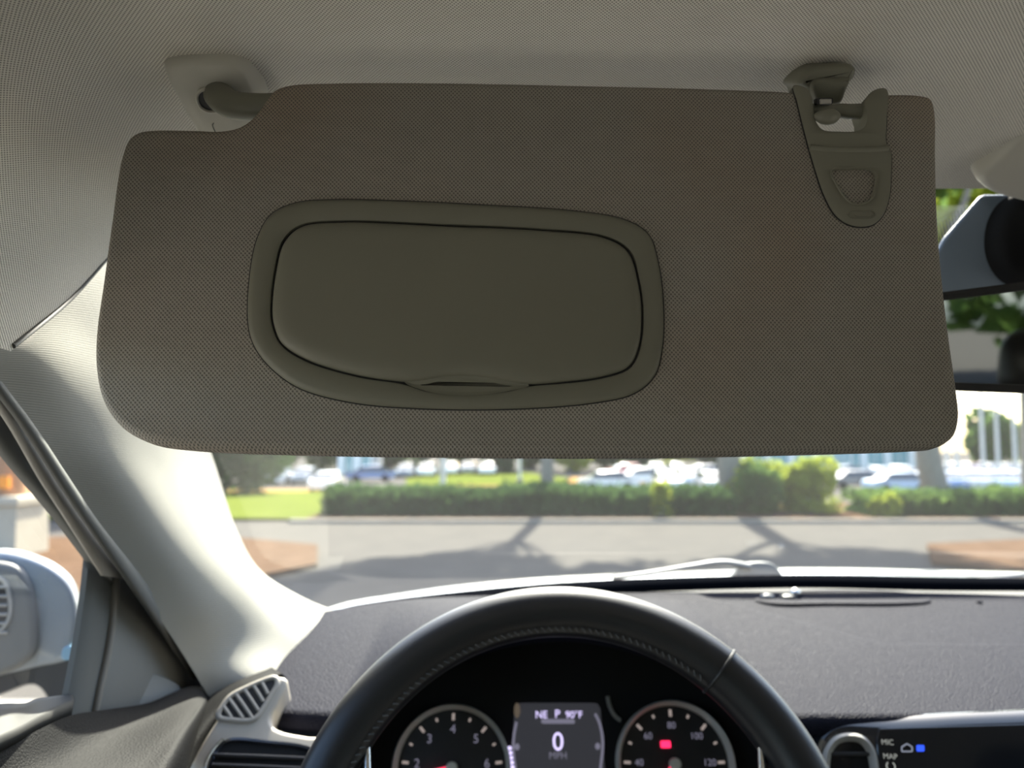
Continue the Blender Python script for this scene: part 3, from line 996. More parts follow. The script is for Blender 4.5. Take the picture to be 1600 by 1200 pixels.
obj('light_sensor', v, f, M['chrome'], dash)
v, f = ball_data(dash_hit(1232, 932), 0.011, 0.009, 0.003)
obj('sensor_base', v, f, M['black_plastic'], dash)
v, f = ball_data(dash_hit(1199, 932), 0.009, 0.005, 0.0035)
obj('light_sensor', v, f, M['grey_plastic'], dash)
v, f = ball_data(dash_hit(1530, 942), 0.004, 0.004, 0.003)
obj('light_sensor', v, f, M['dash'], dash)

# ---- left end panel with demister grille and air vent
PP = Plane(W(400, 1125, 0.645), (0.15, -0.75, 0.65))
side = thing('corner_vent_panel', W(390, 1180, 0.66), 'warm grey dash end panel with triangular slatted grille beside pillar', 'air vent')
po = cr_pts(PP.pts([(438, 1057), (449, 1062), (446, 1078), (434, 1104), (425, 1122), (427, 1134), (440, 1142), (480, 1150), (505, 1154), (500, 1200), (490, 1260), (280, 1260), (290, 1215), (306, 1180), (330, 1138), (362, 1096), (400, 1070)]), 200, True)
plate('panel', PP, po, [(-0.001, -0.05), (0.0, -0.003), (0.0008, 0.0), (0.0022, 0.0015), (0.004, 0.002)], M['panel_grey'], side, smooth=60)
tri_px = [(346, 1119), (352, 1106), (363, 1092), (385, 1080), (410, 1069), (428, 1064), (430, 1070), (420, 1088), (408, 1108), (398, 1121), (390, 1124), (365, 1123)]
tr = cr_pts(PP.pts(tri_px), 120, True)
if area2(tr) < 0: tr = tr[::-1]
strip_rings('grille_rim', PP, [(inset(tr, -0.0045), 0.0012), (inset(tr, -0.0035), 0.0034), (inset(tr, -0.0012), 0.0038), (inset(tr, 0.0), 0.0030), (inset(tr, 0.0004), 0.0)], M['panel_grey'], side, 60)
plate('grille_bed', PP, tr, [(0, 0.0), (0, 0.0021)], M['black_plastic'], side)
sl_px = [((349, 1104), (362, 1123)), ((358, 1093), (380, 1124)), ((369, 1086), (395, 1124)), ((383, 1080), (404, 1112)), ((397, 1074), (412, 1098)), ((410, 1069), (419, 1086))]
for (a, b) in sl_px:
    (x0, y0), (x1, y1) = PP.pix(*a), PP.pix(*b)
    tube('slat', [PP.at(x0, y0, 0.0024), PP.at((x0 + x1) / 2, (y0 + y1) / 2, 0.0030), PP.at(x1, y1, 0.0024)], 0.0014, M['panel_grey'], side, 8)
# lower air vent, dark, with horizontal vanes and a bright edge
vo = cr_pts(PP.pts([(346, 1166), (362, 1158), (420, 1162), (470, 1168), (486, 1175), (478, 1210), (470, 1250), (322, 1250), (324, 1220), (334, 1186)]), 120, True)
if area2(vo) < 0: vo = vo[::-1]
strip_rings('vent_surround', PP, [(inset(vo, -0.002), 0.0005), (inset(vo, -0.001), 0.0042), (inset(vo, 0.001), 0.0046), (inset(vo, 0.0022), 0.0030)], M['black_gloss'], side, 60)
plate('vent_bed', PP, vo, [(0, 0.0), (0, 0.0024)], M['black_matte'], side)
for yy in (1182, 1198, 1214, 1232):
    (x0, y0), (x1, y1) = PP.pix(332, yy), PP.pix(482, yy + 6)
    tube('vane', [PP.at(x0, y0, 0.003), PP.at((x0 + x1) / 2, (y0 + y1) / 2, 0.0036), PP.at(x1, y1, 0.003)], 0.0020, M['black_plastic'], side, 8)
tube('bright_edge', [PP.at(*PP.pix(*q), 0.0045) for q in ((350, 1158), (338, 1170), (326, 1188), (318, 1215), (314, 1255))], 0.0014, M['chrome'], side, 10, n=24)
# curved end trim between panel and door
el = [(232, 1260, .60), (252, 1205, .625), (280, 1150, .655), (318, 1100, .69), (370, 1066, .715), (430, 1046, .74)]
em = [(262, 1262, .585), (280, 1205, .61), (306, 1155, .635), (342, 1108, .665), (392, 1070, .69), (440, 1052, .715)]
er = [(284, 1262, .60), (300, 1208, .62), (322, 1160, .645), (356, 1112, .67), (402, 1074, .695), (446, 1058, .72)]
e0 = [(222, 1268, .66), (240, 1210, .68), (268, 1152, .70), (308, 1098, .73), (362, 1062, .75), (424, 1042, .77)]
loft('end_trim', [[W(*q) for q in r] for r in (e0, el, em, er)], 50, 20, M['door_leather'], side, 70)

# ================================================================== INSTRUMENT CLUSTER
clu = thing('instrument_cluster', W(872, 1250, 0.74), 'dark instrument cluster with two ringed gauges seen through steering wheel', 'instrument cluster')
CP = Plane(W(872, 1185, 0.735), (0, -0.93, 0.37))
face = rounded([(*CP.pix(795, 970), 0.008), (*CP.pix(700, 1004), 0.01), (*CP.pix(640, 1046), 0.01), (*CP.pix(540, 1090), 0.02), (*CP.pix(520, 1330), 0.02), (*CP.pix(1230, 1330), 0.02), (*CP.pix(1200, 1090), 0.02), (*CP.pix(1105, 1046), 0.01), (*CP.pix(1045, 1004), 0.01), (*CP.pix(950, 970), 0.008)], 100)
plate('face', CP, face, [(0, -0.02), (0, -0.004)], M['black_matte'], clu)
arch = [(-0.172, -0.36), (-0.164, -0.28), (-0.150, -0.238), (-0.10, -0.200), (0.040, -0.166), (0.18, -0.200), (0.230, -0.238), (0.244, -0.28), (0.252, -0.36)]
loft('hood_lining', [[V(x, 0.658, z) for x, z in arch], [V(x * 0.98, 0.70, z - 0.003) for x, z in arch], [V(x * 0.96, 0.78, z - 0.012) for x, z in arch]], 60, 10, M['black_matte'], clu, 60)
M['dial'] = plain('dial black', (0.012, 0.012, 0.013), 0.5)
M['dial_mark'] = emit('dial marks', (0.95, 0.80, 0.74), 0.12)
M['lilac'] = emit('display lilac', (0.70, 0.62, 1.0), 0.50)
M['lilac_dim'] = emit('display lilac dim', (0.60, 0.58, 0.78), 0.10)
M['display'] = emit('display ground', (0.55, 0.56, 0.68), 0.018)
M['red'] = emit('warning red', (1.0, 0.02, 0.10), 0.8)
M['needle'] = emit('needle red', (1.0, 0.05, 0.12), 0.45)
M['tan'] = emit('lamp amber dim', (0.7, 0.55, 0.4), 0.05)
k = 0.735 / F * 1.10                       # metres per pixel on the cluster

def circ(c, r, n=64):
    return [(c[0] + r * math.cos(2 * PI * i / n), c[1] + r * math.sin(2 * PI * i / n)) for i in range(n)]

def gauge(px, py, rpx, first, step, labels, needle_ang, name):
    c = CP.pix(px, py)
    e = CP.pix(px + rpx, py)
    r = math.hypot(e[0] - c[0], e[1] - c[1])
    strip_rings('ring', CP, [(circ(c, r), -0.004), (circ(c, r), 0.010), (circ(c, r * 0.975), 0.012), (circ(c, r * 0.93), 0.009), (circ(c, r * 0.915), -0.002)], M['ring'], clu, 60)
    dial = plate('dial', CP, circ(c, r * 0.93), [(0, -0.005), (0, -0.001)], M['dial'], clu)
    n = len(labels) * 2 - 1
    for i in range(n):
        th = R(first + step * i)
        big = i % 2 == 0
        rr = r * 0.80
        l = r * (0.055 if big else 0.028)
        w = r * (0.022 if big else 0.018)
        ux, uy = math.cos(th), math.sin(th)
        cx, cy = c[0] + rr * ux, c[1] + rr * uy
        q = [(cx + ux * l + -uy * w, cy + uy * l + ux * w), (cx - ux * l - uy * w, cy - uy * l + ux * w), (cx - ux * l + uy * w, cy - uy * l - ux * w), (cx + ux * l + uy * w, cy + uy * l - ux * w)]
        plate('tick', CP, q, [(0, -0.001), (0, 0.0004)], M['dial_mark'], dial, back=False)
        if big:
            s = labels[i // 2]
            lettering('numeral', s, CP, c[0] + r * 0.60 * ux, c[1] + r * 0.60 * uy, r * (0.20 if len(s) < 2 else 0.15), 0.0004, M['tan'] if False else M['lilac_dim'], dial)
    th = R(needle_ang)
    ux, uy = math.cos(th), math.sin(th)
    L_ = r * 0.62
    w0, w1 = r * 0.045, r * 0.02
    nd = plate('needle', CP, [(c[0] - uy * w0, c[1] + ux * w0), (c[0] + uy * w0, c[1] - ux * w0), (c[0] + ux * L_ + uy * w1, c[1] + uy * L_ - ux * w1), (c[0] + ux * L_ - uy * w1, c[1] + uy * L_ + ux * w1)],
               [(0, 0.002), (0, 0.0035)], M['needle'], clu)
    plate('needle_cap', CP, circ(c, r * 0.10, 24), [(0, 0.0), (0, 0.005), (0.001, 0.006)], M['ring'], clu)
    return c, r

gauge(706, 1200, 92, 216, -21, ['1', '2', '3', '4', '5', '6', '7'], 190, 'tachometer')
cR, rR = gauge(1054, 1194, 92, 222, -22, ['20', '40', '60', '80', '100', '120', '140'], 225, 'speedometer')
a, b = CP.pix(1040, 1163)
wl = plate('warning_lamp', CP, rounded([(a - 0.0045, b - 0.003, 0.001), (a + 0.0045, b - 0.003, 0.001), (a + 0.0045, b + 0.003, 0.001), (a - 0.0045, b + 0.003, 0.001)], 24), [(0, -0.001), (0, 0.001)], M['red'], clu)
# middle display
dsp = rounded([(*CP.pix(805, 1098), 0.006), (*CP.pix(792, 1260), 0.006), (*CP.pix(950, 1260), 0.006), (*CP.pix(938, 1098), 0.006)], 60)
disp = plate('display', CP, dsp, [(0, -0.006), (0, -0.002)], M['display'], clu)
for s, px, py, size, mt_ in (('NE', 846, 1117, 0.0092, 'lilac'), ('P', 871, 1116, 0.0100, 'lilac'), ('90\u00b0F', 897, 1117, 0.0088, 'lilac'), ('0', 872, 1160, 0.022, 'lilac'), ('MPH', 872, 1181, 0.0085, 'lilac_dim')):
    lettering('lettering', s, CP, *CP.pix(px, py), size, -0.0012, M[mt_], disp)
a, b = CP.pix(872, 1127)
plate('glow_bar', CP, rounded([(a - 0.016, b - 0.002, 0.001), (a + 0.016, b - 0.002, 0.001), (a + 0.016, b + 0.002, 0.001), (a - 0.016, b + 0.002, 0.001)], 24), [(0, -0.002), (0, -0.0014)], M['lilac_dim'], disp, back=False)
for pts in (((807, 1128), (803, 1150), (802, 1175), (806, 1205)), ((930, 1115), (937, 1130), (942, 1160), (938, 1205))):
    tube('side_bar', [CP.at(*CP.pix(*q), -0.001) for q in pts], 0.0012, M['lilac_dim'], disp, 8, n=16)
for i in range(5):
    v, f = ball_data(CP.at(*CP.pix(796 + i * 1.2, 1169 + i * 7.5), -0.001), 0.0022, 0.0022, 0.0016, 12, 8)
    obj('level_dot', v, f, M['lilac'], disp)
for px, py in ((934, 1166), (808, 1167)):
    v, f = ball_data(CP.at(*CP.pix(px, py), -0.001), 0.0024, 0.002, 0.003, 12, 8)
    obj('level_mark', v, f, M['lilac_dim'], disp)
tube('reflector_arc', [CP.at(*CP.pix(*q), 0.001) for q in ((949, 1088), (952, 1102), (960, 1118), (970, 1126))], 0.0020, M['grey_plastic'], clu, 8, n=16)
v, f = ball_data(CP.at(*CP.pix(808, 1110), 0), 0.003, 0.003, 0.007, 12, 8)
obj('fuel_lamp', v, f, M['tan'], clu)

# ================================================================== TOUCHSCREEN AND CENTRE VENT
TP = Plane(W(1450, 1150, 0.640), (-0.12, -0.93, 0.35))
ts = thing('touchscreen', W(1500, 1250, 0.66), 'wide dark infotainment touchscreen in a gloss black surround', 'touchscreen')
bz = cr_pts(TP.pts([(1266, 1160), (1272, 1140), (1288, 1124), (1312, 1115), (1360, 1116), (1400, 1117), (1500, 1112), (1600, 1108), (1750, 1102), (1900, 1098), (1960, 1120), (1990, 1250), (1960, 1400), (1600, 1430), (1320, 1420), (1262, 1320), (1256, 1220)]), 200, True)
plate('surround', TP, bz, [(0, -0.05), (0, -0.010), (0.0015, -0.006), (0.006, -0.001), (0.0095, 0.002), (0.011, 0.003)], M['black_gloss'], ts, smooth=60)
sl_ = rounded([(*TP.pix(1366, 1138), 0.003), (*TP.pix(1372, 1390), 0.006), (*TP.pix(1900, 1390), 0.006), (*TP.pix(1900, 1122), 0.004)], 80)
scr = plate('screen', TP, sl_, [(0, 0.0), (0, 0.0052), (0.0008, 0.0058)], M['black_gloss'], ts)
M['icon'] = emit('icon pale', (0.75, 0.78, 0.72), 0.16)
M['icon_dim'] = emit('icon grey outline', (0.55, 0.60, 0.75), 0.16)
M['icon_blue'] = emit('icon blue', (0.03, 0.10, 1.0), 0.45)
lettering('lettering', 'MIC', TP, *TP.pix(1383, 1160), 0.0056, 0.0062, M['icon'], scr)
lettering('lettering', 'MAP', TP, *TP.pix(1387, 1182), 0.0056, 0.0062, M['icon'], scr)
cI = TP.pix(1388, 1197)
tube('power_icon', [TP.at(cI[0] + 0.0032 * math.cos(t), cI[1] + 0.0032 * math.sin(t), 0.0062) for t in np.linspace(R(125), R(415), 14)], 0.0005, M['icon'], scr, 6)
hs_ = [TP.pix(*q) for q in ((1405, 1174), (1405, 1167), (1413, 1162), (1421, 1167), (1421, 1174), (1405, 1174))]
tube('home_icon', [TP.at(a, b, 0.0062) for a, b in even(hs_, 30)], 0.0005, M['icon_dim'], scr, 6)
plate('blue_icon', TP, rounded([(*TP.pix(1428, 1164), 0.0008), (*TP.pix(1428, 1174), 0.0008), (*TP.pix(1440, 1174), 0.0008), (*TP.pix(1440, 1164), 0.0008)], 24), [(0, 0.0056), (0, 0.0062)], M['icon_blue'], scr)
cv = thing('centre_vent', W(1326, 1230, 0.65), 'round-topped silver ringed air vent left of touchscreen', 'air vent')
vr = cr_pts(TP.pts([(1282, 1200), (1286, 1172), (1300, 1152), (1322, 1145), (1346, 1150), (1362, 1168), (1370, 1200), (1374, 1260), (1366, 1330), (1326, 1345), (1288, 1330), (1280, 1260)]), 120, True)
if area2(vr) < 0: vr = vr[::-1]
strip_rings('ring', TP, [(vr, 0.0), (vr, 0.006), (inset(vr, 0.0022), 0.0078), (inset(vr, 0.006), 0.005), (inset(vr, 0.0075), -0.002)], M['grey_plastic'], cv, 60)
plate('bed', TP, inset(vr, 0.006), [(0, -0.002), (0, 0.003)], M['black_matte'], cv)
for yy in (1178, 1206, 1234, 1262, 1290):
    tube('vane', [TP.at(*TP.pix(1296, yy), 0.004), TP.at(*TP.pix(1328, yy), 0.0048), TP.at(*TP.pix(1358, yy), 0.004)], 0.0018, M['black_plastic'], cv, 8)

# ================================================================== STEERING WHEEL
WC = V(0.035, 0.500, -0.277)
tilt = R(27)
wu, wv, wnn = Vector((1, 0, 0)), Vector((0, math.sin(tilt), math.cos(tilt))), Vector((0, -math.cos(tilt), math.sin(tilt)))
wheel = thing('steering_wheel', WC, 'black leather steering wheel with stitched rim', 'steering wheel')
RM_, ra, rb = 0.1705, 0.0172, 0.0185
def rim_arc(a0, a1, n):
    v = []
    ns = 28
    for i in range(n):
        th = R(a0 + (a1 - a0) * i / (n - 1))
        er_ = wu * math.cos(th) + wv * math.sin(th)
        for q in range(ns):
            ph = 2 * PI * q / ns
            # slightly flattened D section with a soft ridge on the driver's side
            rr = 1.0 + 0.04 * math.cos(2 * ph)
            v.append(WC + er_ * (RM_ + ra * rr * math.cos(ph)) + wnn * (rb * rr * math.sin(ph)))
    f = grid_faces(n, ns, True)
    f.append(tuple(range(ns - 1, -1, -1)))
    f.append(tuple(range((n - 1) * ns, n * ns)))
    return v, f
SA, SB = 49.0, 166.0
v, f = rim_arc(SA, SB, 90)
rim = obj('rim_leather', v, f, M['black_leather'], wheel, None, 60)
v, f = rim_arc(SB, 360 + SA, 180)
obj('rim_leather', v, f, M['black_leather'], wheel, None, 60)
for s in (SA, SB):
    th = R(s)
    er_ = wu * math.cos(th) + wv * math.sin(th)
    tube('seam', [WC + er_ * (RM_ + ra * 1.035 * math.cos(p)) + wnn * (rb * 1.035 * math.sin(p)) for p in np.linspace(0, 2 * PI, 40)], 0.0011, M['black_plastic'], wheel, 6)
parts = []
for i in range(64):
    th = R(SA + 3 + (SB - SA - 5) * i / 63)
    er_ = wu * math.cos(th) + wv * math.sin(th)
    et = -wu * math.sin(th) + wv * math.cos(th)
    c0 = WC + er_ * (RM_ - ra * 0.90) + wnn * (rb * 0.62)
    parts.append(tube_data([c0 - et * 0.0012 - er_ * 0.0014, c0 + er_ * 0.0002 + wnn * 0.0006, c0 + et * 0.0012 + er_ * 0.0016], 0.0006, 6))
v, f = join(parts)
obj('stitching', v, f, M['thread'], rim, None, 60)
# hub and spokes (below the frame)
HPn = Plane(WC, wnn)
hub = rounded([(-0.075, -0.055, 0.03), (0.075, -0.055, 0.03), (0.082, 0.03, 0.03), (0.05, 0.058, 0.03), (-0.05, 0.058, 0.03), (-0.082, 0.03, 0.03)], 80)
plate('hub', HPn, hub, [(0.01, -0.05), (0, -0.03), (0, -0.012), (0.004, -0.004), (0.012, 0.0)], M['black_plastic'], wheel, smooth=60)
for s in (-1, 1):
    sp_ = cr_pts([(s * 0.06, 0.03), (s * 0.11, 0.034), (s * 0.160, 0.040), (s * 0.166, 0.005), (s * 0.160, -0.02), (s * 0.11, -0.02), (s * 0.06, -0.03)], 60, True)
    plate('spoke', HPn, sp_, [(0.004, -0.02), (0, -0.01), (0.002, -0.003), (0.006, 0.0)], M['black_plastic'], wheel, smooth=60)
    tube('spoke_trim', [HPn.at(s * 0.080, 0.034, 0.002), HPn.at(s * 0.116, 0.044, 0.003), HPn.at(s * 0.129, 0.058, 0.003), HPn.at(s * 0.1325, 0.079, 0.002)], [0.002, 0.0035, 0.0035, 0.0022], M['chrome'], wheel, 10, n=18)
sp3 = cr_pts([(-0.03, -0.04), (0.03, -0.04), (0.024, -0.11), (0.03, -0.158), (-0.03, -0.158), (-0.024, -0.11)], 60, True)
plate('spoke', HPn, sp3, [(0.004, -0.02), (0, -0.01), (0.002, -0.003), (0.006, 0.0)], M['black_plastic'], wheel, smooth=60)

# ================================================================== SEATS BEHIND (seen in the mirror)
def headrest(name, label, x, y, z, cat='headrest'):
    r_ = thing(name, V(x, y, z - 0.10), label, cat)
    PL_ = Plane(V(x, y, z), (0, 1, 0.12))
    o_ = rounded([(-0.125, -0.08, 0.05), (0.125, -0.08, 0.05), (0.115, 0.09, 0.07), (-0.115, 0.09, 0.07)], 80)
    plate('pad', PL_, o_, [(0.03, -0.06), (0.008, -0.045), (0, -0.02), (0.006, 0.02), (0.03, 0.04)], M['black_leather'], r_, smooth=70)
    for s in (-1, 1):
        tube('post', [V(x + s * 0.055, y, z - 0.06), V(x + s * 0.055, y, z - 0.20)], 0.006, M['chrome'], r_, 10)
def seat(name, label, x, y, lm='seat_leather', dz=0.0):
    r_ = thing(name, V(x, y, -0.95), label, 'car seat')
    PL_ = Plane(V(x, y, -0.45 + dz), (0, 1, 0.16))
    o_ = rounded([(-0.25, -0.34, 0.06), (0.25, -0.34, 0.06), (0.19, 0.32, 0.10), (-0.19, 0.32, 0.10)], 80)
    plate('backrest', PL_, o_, [(0.04, -0.08), (0.008, -0.06), (0, -0.02), (0.01, 0.03), (0.05, 0.05)], M[lm], r_, smooth=70)
    box('cushion', (x - 0.25, x + 0.25, y - 0.02, y + 0.52, H - 0.95, H - 0.66), M[lm], r_, 0.05)
seat('driver_seat', 'stone grey leather driver seat below the camera', 0.0, -0.36)
seat('passenger_seat', 'stone grey leather front passenger seat', 0.74, -0.36)
headrest('headrest', 'black headrest of front passenger seat mirrored in rear-view mirror', 0.74, -0.34, 0.03)
seat('rear_bench', 'stone grey leather rear bench reflected low in rear-view mirror', 0.37, -1.25, dz=-0.13)
headrest('headrest', 'black rear headrest centred in rear-view mirror', 0.545, -1.22, -0.045)

# ================================================================== OUTSIDE, ATTACHED TO THE CAR
bon = [[(430, 1010, 1.02), (530, 962, 1.05), (620, 948, 1.07), (700, 938, 1.08), (860, 922, 1.09), (1000, 915, 1.095), (1250, 909, 1.10), (1450, 911, 1.10), (1700, 916, 1.09), (2100, 940, 1.06)],
       [(430, 985, 1.06), (530, 945, 1.10), (620, 930, 1.12), (700, 918, 1.14), (860, 903, 1.16), (1000, 897, 1.17), (1250, 889, 1.17), (1450, 892, 1.17), (1700, 898, 1.16), (2100, 920, 1.12)],
       [(430, 990, 1.12), (530, 950, 1.20), (620, 934, 1.24), (700, 922, 1.27), (860, 907, 1.30), (1000, 901, 1.31), (1250, 893, 1.31), (1450, 896, 1.31), (1700, 902, 1.30), (2100, 926, 1.25)],
       [(430, 1040, 1.6), (530, 1000, 1.65), (620, 985, 1.68), (700, 972, 1.7), (860, 957, 1.72), (1000, 951, 1.73), (1250, 943, 1.73), (1450, 946, 1.73), (1700, 952, 1.72), (2100, 975, 1.68)],
       [(480, 1100, 1.95), (550, 1080, 1.98), (640, 1060, 2.0), (720, 1045, 2.0), (860, 1030, 2.02), (1000, 1025, 2.03), (1250, 1018, 2.03), (1450, 1020, 2.03), (1650, 1028, 2.02), (1950, 1050, 1.98)]]
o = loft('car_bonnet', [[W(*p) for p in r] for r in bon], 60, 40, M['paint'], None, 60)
setp(o, 'pale car bonnet edge beyond the foot of the windshield', 'bonnet')
M['wiper'] = plain('wiper grey', (0.10, 0.11, 0.12), 0.5)
def wiper(label, pts, hub_px):
    r_ = thing('wiper', W(hub_px[0], hub_px[1], 1.10), label, 'wiper', 'windscreen wipers')
    tube('arm', [W(*p) for p in pts], [0.004, 0.006, 0.006, 0.007, 0.009], M['wiper'], r_, 8, n=24, flat=0.6)
    bx, by = hub_px
    WP = Plane(W(bx, by, 1.085), (0, -0.9, 0.4))
    h_ = cr_pts(WP.pts([(bx - 34, by + 10), (bx - 28, by - 8), (bx - 8, by - 12), (bx + 20, by - 10), (bx + 36, by + 4), (bx + 38, by + 11)]), 50, True)
    plate('pivot_cover', WP, h_, [(0, -0.03), (0, 0.0), (0.002, 0.003)], M['wiper'], r_)
    tube('blade', [Vector(W(*p)) + Vector((0, 0.02, -0.004)) for p in pts[:4]], 0.0035, M['black_matte'], r_, 6, n=16)
wiper('grey wiper arm lying left of centre along windshield foot', [(960, 902, 1.09), (1020, 895, 1.09), (1080, 885, 1.09), (1130, 879, 1.09), (1172, 886, 1.085)], (1184, 890))
wiper('grey wiper arm at right end of windshield foot', [(1520, 905, 1.09), (1560, 903, 1.09), (1600, 899, 1.09), (1700, 898, 1.09), (1790, 904, 1.085)], (1800, 906))

# ---- door mirror
sm = thing('door_mirror', WX(60, 1090, -0.44), 'pale painted door mirror housing with modelled dash vent reflection outside driver window', 'door mirror')
SMP = Plane(W(40, 960, 0.80), (0.42, -1, 0.05))
so = cr_pts(SMP.pts([(-190, 930), (-120, 882), (-50, 864), (0, 860), (40, 867), (80, 884), (108, 908), (121, 940), (123, 970), (117, 1005), (106, 1034), (60, 1046), (0, 1060), (-120, 1090), (-190, 1060)]), 140, True)
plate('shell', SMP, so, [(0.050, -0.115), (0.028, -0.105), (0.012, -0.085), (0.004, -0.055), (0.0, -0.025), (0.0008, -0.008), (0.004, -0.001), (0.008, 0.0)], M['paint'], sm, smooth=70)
bo_ = cr_pts(SMP.pts([(-170, 935), (-110, 896), (-40, 878), (4, 876), (34, 886), (50, 910), (58, 945), (61, 985), (57, 1020), (30, 1042), (-20, 1062), (-110, 1084), (-170, 1050)]), 120, True)
if area2(bo_) < 0: bo_ = bo_[::-1]
plate('bezel', SMP, bo_, [(0, -0.01), (0.0, 0.004), (0.003, 0.009), (0.008, 0.010)], M['door_dark'], sm, smooth=60)  # dark shape standing for the dash end reflected in the door glass
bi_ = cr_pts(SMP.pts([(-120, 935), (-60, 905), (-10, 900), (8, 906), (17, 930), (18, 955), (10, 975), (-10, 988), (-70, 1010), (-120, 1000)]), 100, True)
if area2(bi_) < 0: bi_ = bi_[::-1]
strip_rings('reflected_vent_rim', SMP, [(inset(bi_, -0.004), 0.008), (inset(bi_, -0.002), 0.0125), (inset(bi_, 0.0005), 0.0125), (inset(bi_, 0.002), 0.009)], M['grey_plastic'], sm, 60)  # rim, bed and slats: solid copy of the dash vent's reflection
plate('reflected_vent_bed', SMP, bi_, [(0, 0.008), (0, 0.0104)], M['black_plastic'], sm)
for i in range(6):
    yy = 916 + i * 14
    tube('reflected_vane', [SMP.at(*SMP.pix(-118, yy + 2), 0.0115), SMP.at(*SMP.pix(-40, yy), 0.0115), SMP.at(*SMP.pix(15, yy - 1), 0.0115)], 0.0016, M['grey_plastic'], sm, 8)
bs_ = cr_pts(SMP.pts([(-60, 1056), (0, 1046), (60, 1034), (105, 1028), (125, 1040), (128, 1090), (118, 1140), (80, 1145), (72, 1100), (50, 1075), (0, 1090), (-60, 1110)]), 100, True)
plate('foot', SMP, bs_, [(0.004, -0.10), (0, -0.08), (0, -0.012), (0.003, -0.006)], M['black_plastic'], sm, smooth=60)
ts_ = cr_pts(SMP.pts([(100, 1012), (118, 1010), (118, 1022), (112, 1030), (98, 1030)]), 30, True)
plate('turn_lamp', SMP, ts_, [(0, -0.02), (0, 0.001), (0.001, 0.002)], plain('lamp blue grey', (0.25, 0.42, 0.55), 0.2), sm)

# ================================================================== THE CAR PARK
def G0(px, py, z=0.0):
    r_ = ray(px, py)
    return O + r_ * ((z - H) / r_.z)

LOT = -2.3
def terr(y):
    return LOT * sstep(15.5, 60.0, y)

M['asphalt'] = ground_mat('worn asphalt', (0.072, 0.069, 0.065), (0.102, 0.095, 0.086), 2.0)
M['lot'] = ground_mat('pale car park surface', (0.070, 0.066, 0.061), (0.10, 0.094, 0.087), 0.8)
M['mulch'] = ground_mat('brown mulch', (0.058, 0.036, 0.023), (0.125, 0.082, 0.056), 4.0)
M['straw'] = ground_mat('dry orange ground', (0.19, 0.11, 0.035), (0.25, 0.16, 0.06), 2.0)
M['lawn'] = ground_mat('bright lawn', (0.062, 0.082, 0.014), (0.098, 0.115, 0.022), 1.2)
M['kerb'] = ground_mat('concrete', (0.17, 0.16, 0.14), (0.24, 0.225, 0.20), 3.0)
M['bark'] = ground_mat('grey bark', (0.15, 0.14, 0.12), (0.26, 0.24, 0.20), 6.0)
M['leaf_dark'] = leaf_mat('deep green leaves', (0.030, 0.060, 0.022), (0.065, 0.115, 0.035), 0.4)
M['leaf_mid'] = leaf_mat('green leaves', (0.05, 0.10, 0.03), (0.11, 0.17, 0.04), 0.45)
M['leaf_yellow'] = leaf_mat('yellow green leaves', (0.20, 0.25, 0.03), (0.34, 0.38, 0.05), 0.5)

ys = [-80, -30, -8, 0, 4, 8, 12, 15.5] + [17, 19, 21, 24, 27, 30, 34, 38, 42, 46, 50, 55, 60, 90, 140, 260]
xs = np.linspace(-180, 180, 25)
Gd = np.array([[Vector((x, y, terr(y) - 0.0)) for x in xs] for y in ys])
setp(grid_obj('ground', Gd[:8], M['asphalt'], None, 60), 'worn grey asphalt driveway before the hedge', kind='structure')
setp(grid_obj('ground', Gd[7:], M['lot'], None, 60), 'pale car park surface beyond the hedge', kind='structure')

def patch(name, pts, mat, label, lift=0.03, thick=0.05, follow=True, kind='structure', cat=None):
    n = len(pts)
    up = [Vector((x, y, (terr(y) if follow else 0) + lift)) for x, y in pts]
    dn = [p - Vector((0, 0, thick)) for p in up]
    f = [tuple(range(n))] + [(i, (i + 1) % n, n + (i + 1) % n, n + i) for i in range(n)]
    return setp(obj(name, up + dn, f, mat, None, None, 0), label, cat, kind=kind)

patch('ground', [(-3.9, 13.7), (40, 13.7), (40, 17.5), (-3.9, 17.5)], M['mulch'], 'dark mulch bed under the clipped hedge', 0.05)
setp(grid_obj('ground', np.array([[Vector((x, y, terr(y) + 0.05)) for x in np.linspace(-60, -3.7, 8)] for y in (13.9, 16, 18, 20, 22, 24, 27, 30, 33, 36, 40)]), M['lawn'], None, 60), 'sunlit lawn left of the hedge', kind='structure')
setp(grid_obj('ground', np.array([[Vector((x, y, terr(y) + 0.06)) for x in np.linspace(-60, -9.5, 8)] for y in (40, 43, 46, 49, 52, 55, 58, 60)]), M['straw'], None, 60), 'dry orange ground behind the left lawn', kind='structure')
patch('ground', [(-14, 6.4), (-6.0, 5.4), (-3.0, 7.2), (-2.2, 8.8), (-2.6, 10.4), (-4, 11.2), (-14, 11.4)], M['mulch'], 'brown mulch island to the left of the car', 0.05)
patch('ground', [(4.8, 8.9), (5.4, 8.4), (8, 8.2), (16, 8.4), (16, 11.3), (8, 11.2), (5.6, 10.5)], M['mulch'], 'brown mulch island at right of the driveway', 0.05)
patch('ground', [(-9, 66), (4.5, 66), (6, 78), (2, 92), (-8, 94), (-11, 80)], M['lawn'], 'bright grass island among parked cars', 0.05)
patch('ground', [(-9, 62), (-2, 62), (-1, 66), (-9, 66)], M['straw'], 'dry orange strip before grass island', 0.05)
patch('ground', [(4.5, 70), (12, 70), (12, 80), (6, 80)], M['straw'], 'dry orange strip right of grass island', 0.05)
M['concrete'] = ground_mat('pale concrete', (0.20, 0.193, 0.18), (0.26, 0.25, 0.235), 1.5)  # for an unseen pad added to bounce sunlight up into the cabin
patch('ground', [(-14, -12), (14, -12), (14, 4.3), (-14, 4.3)], M['concrete'], 'unseen pale concrete pad added under the car for bounce light', 0.02, 0.03)
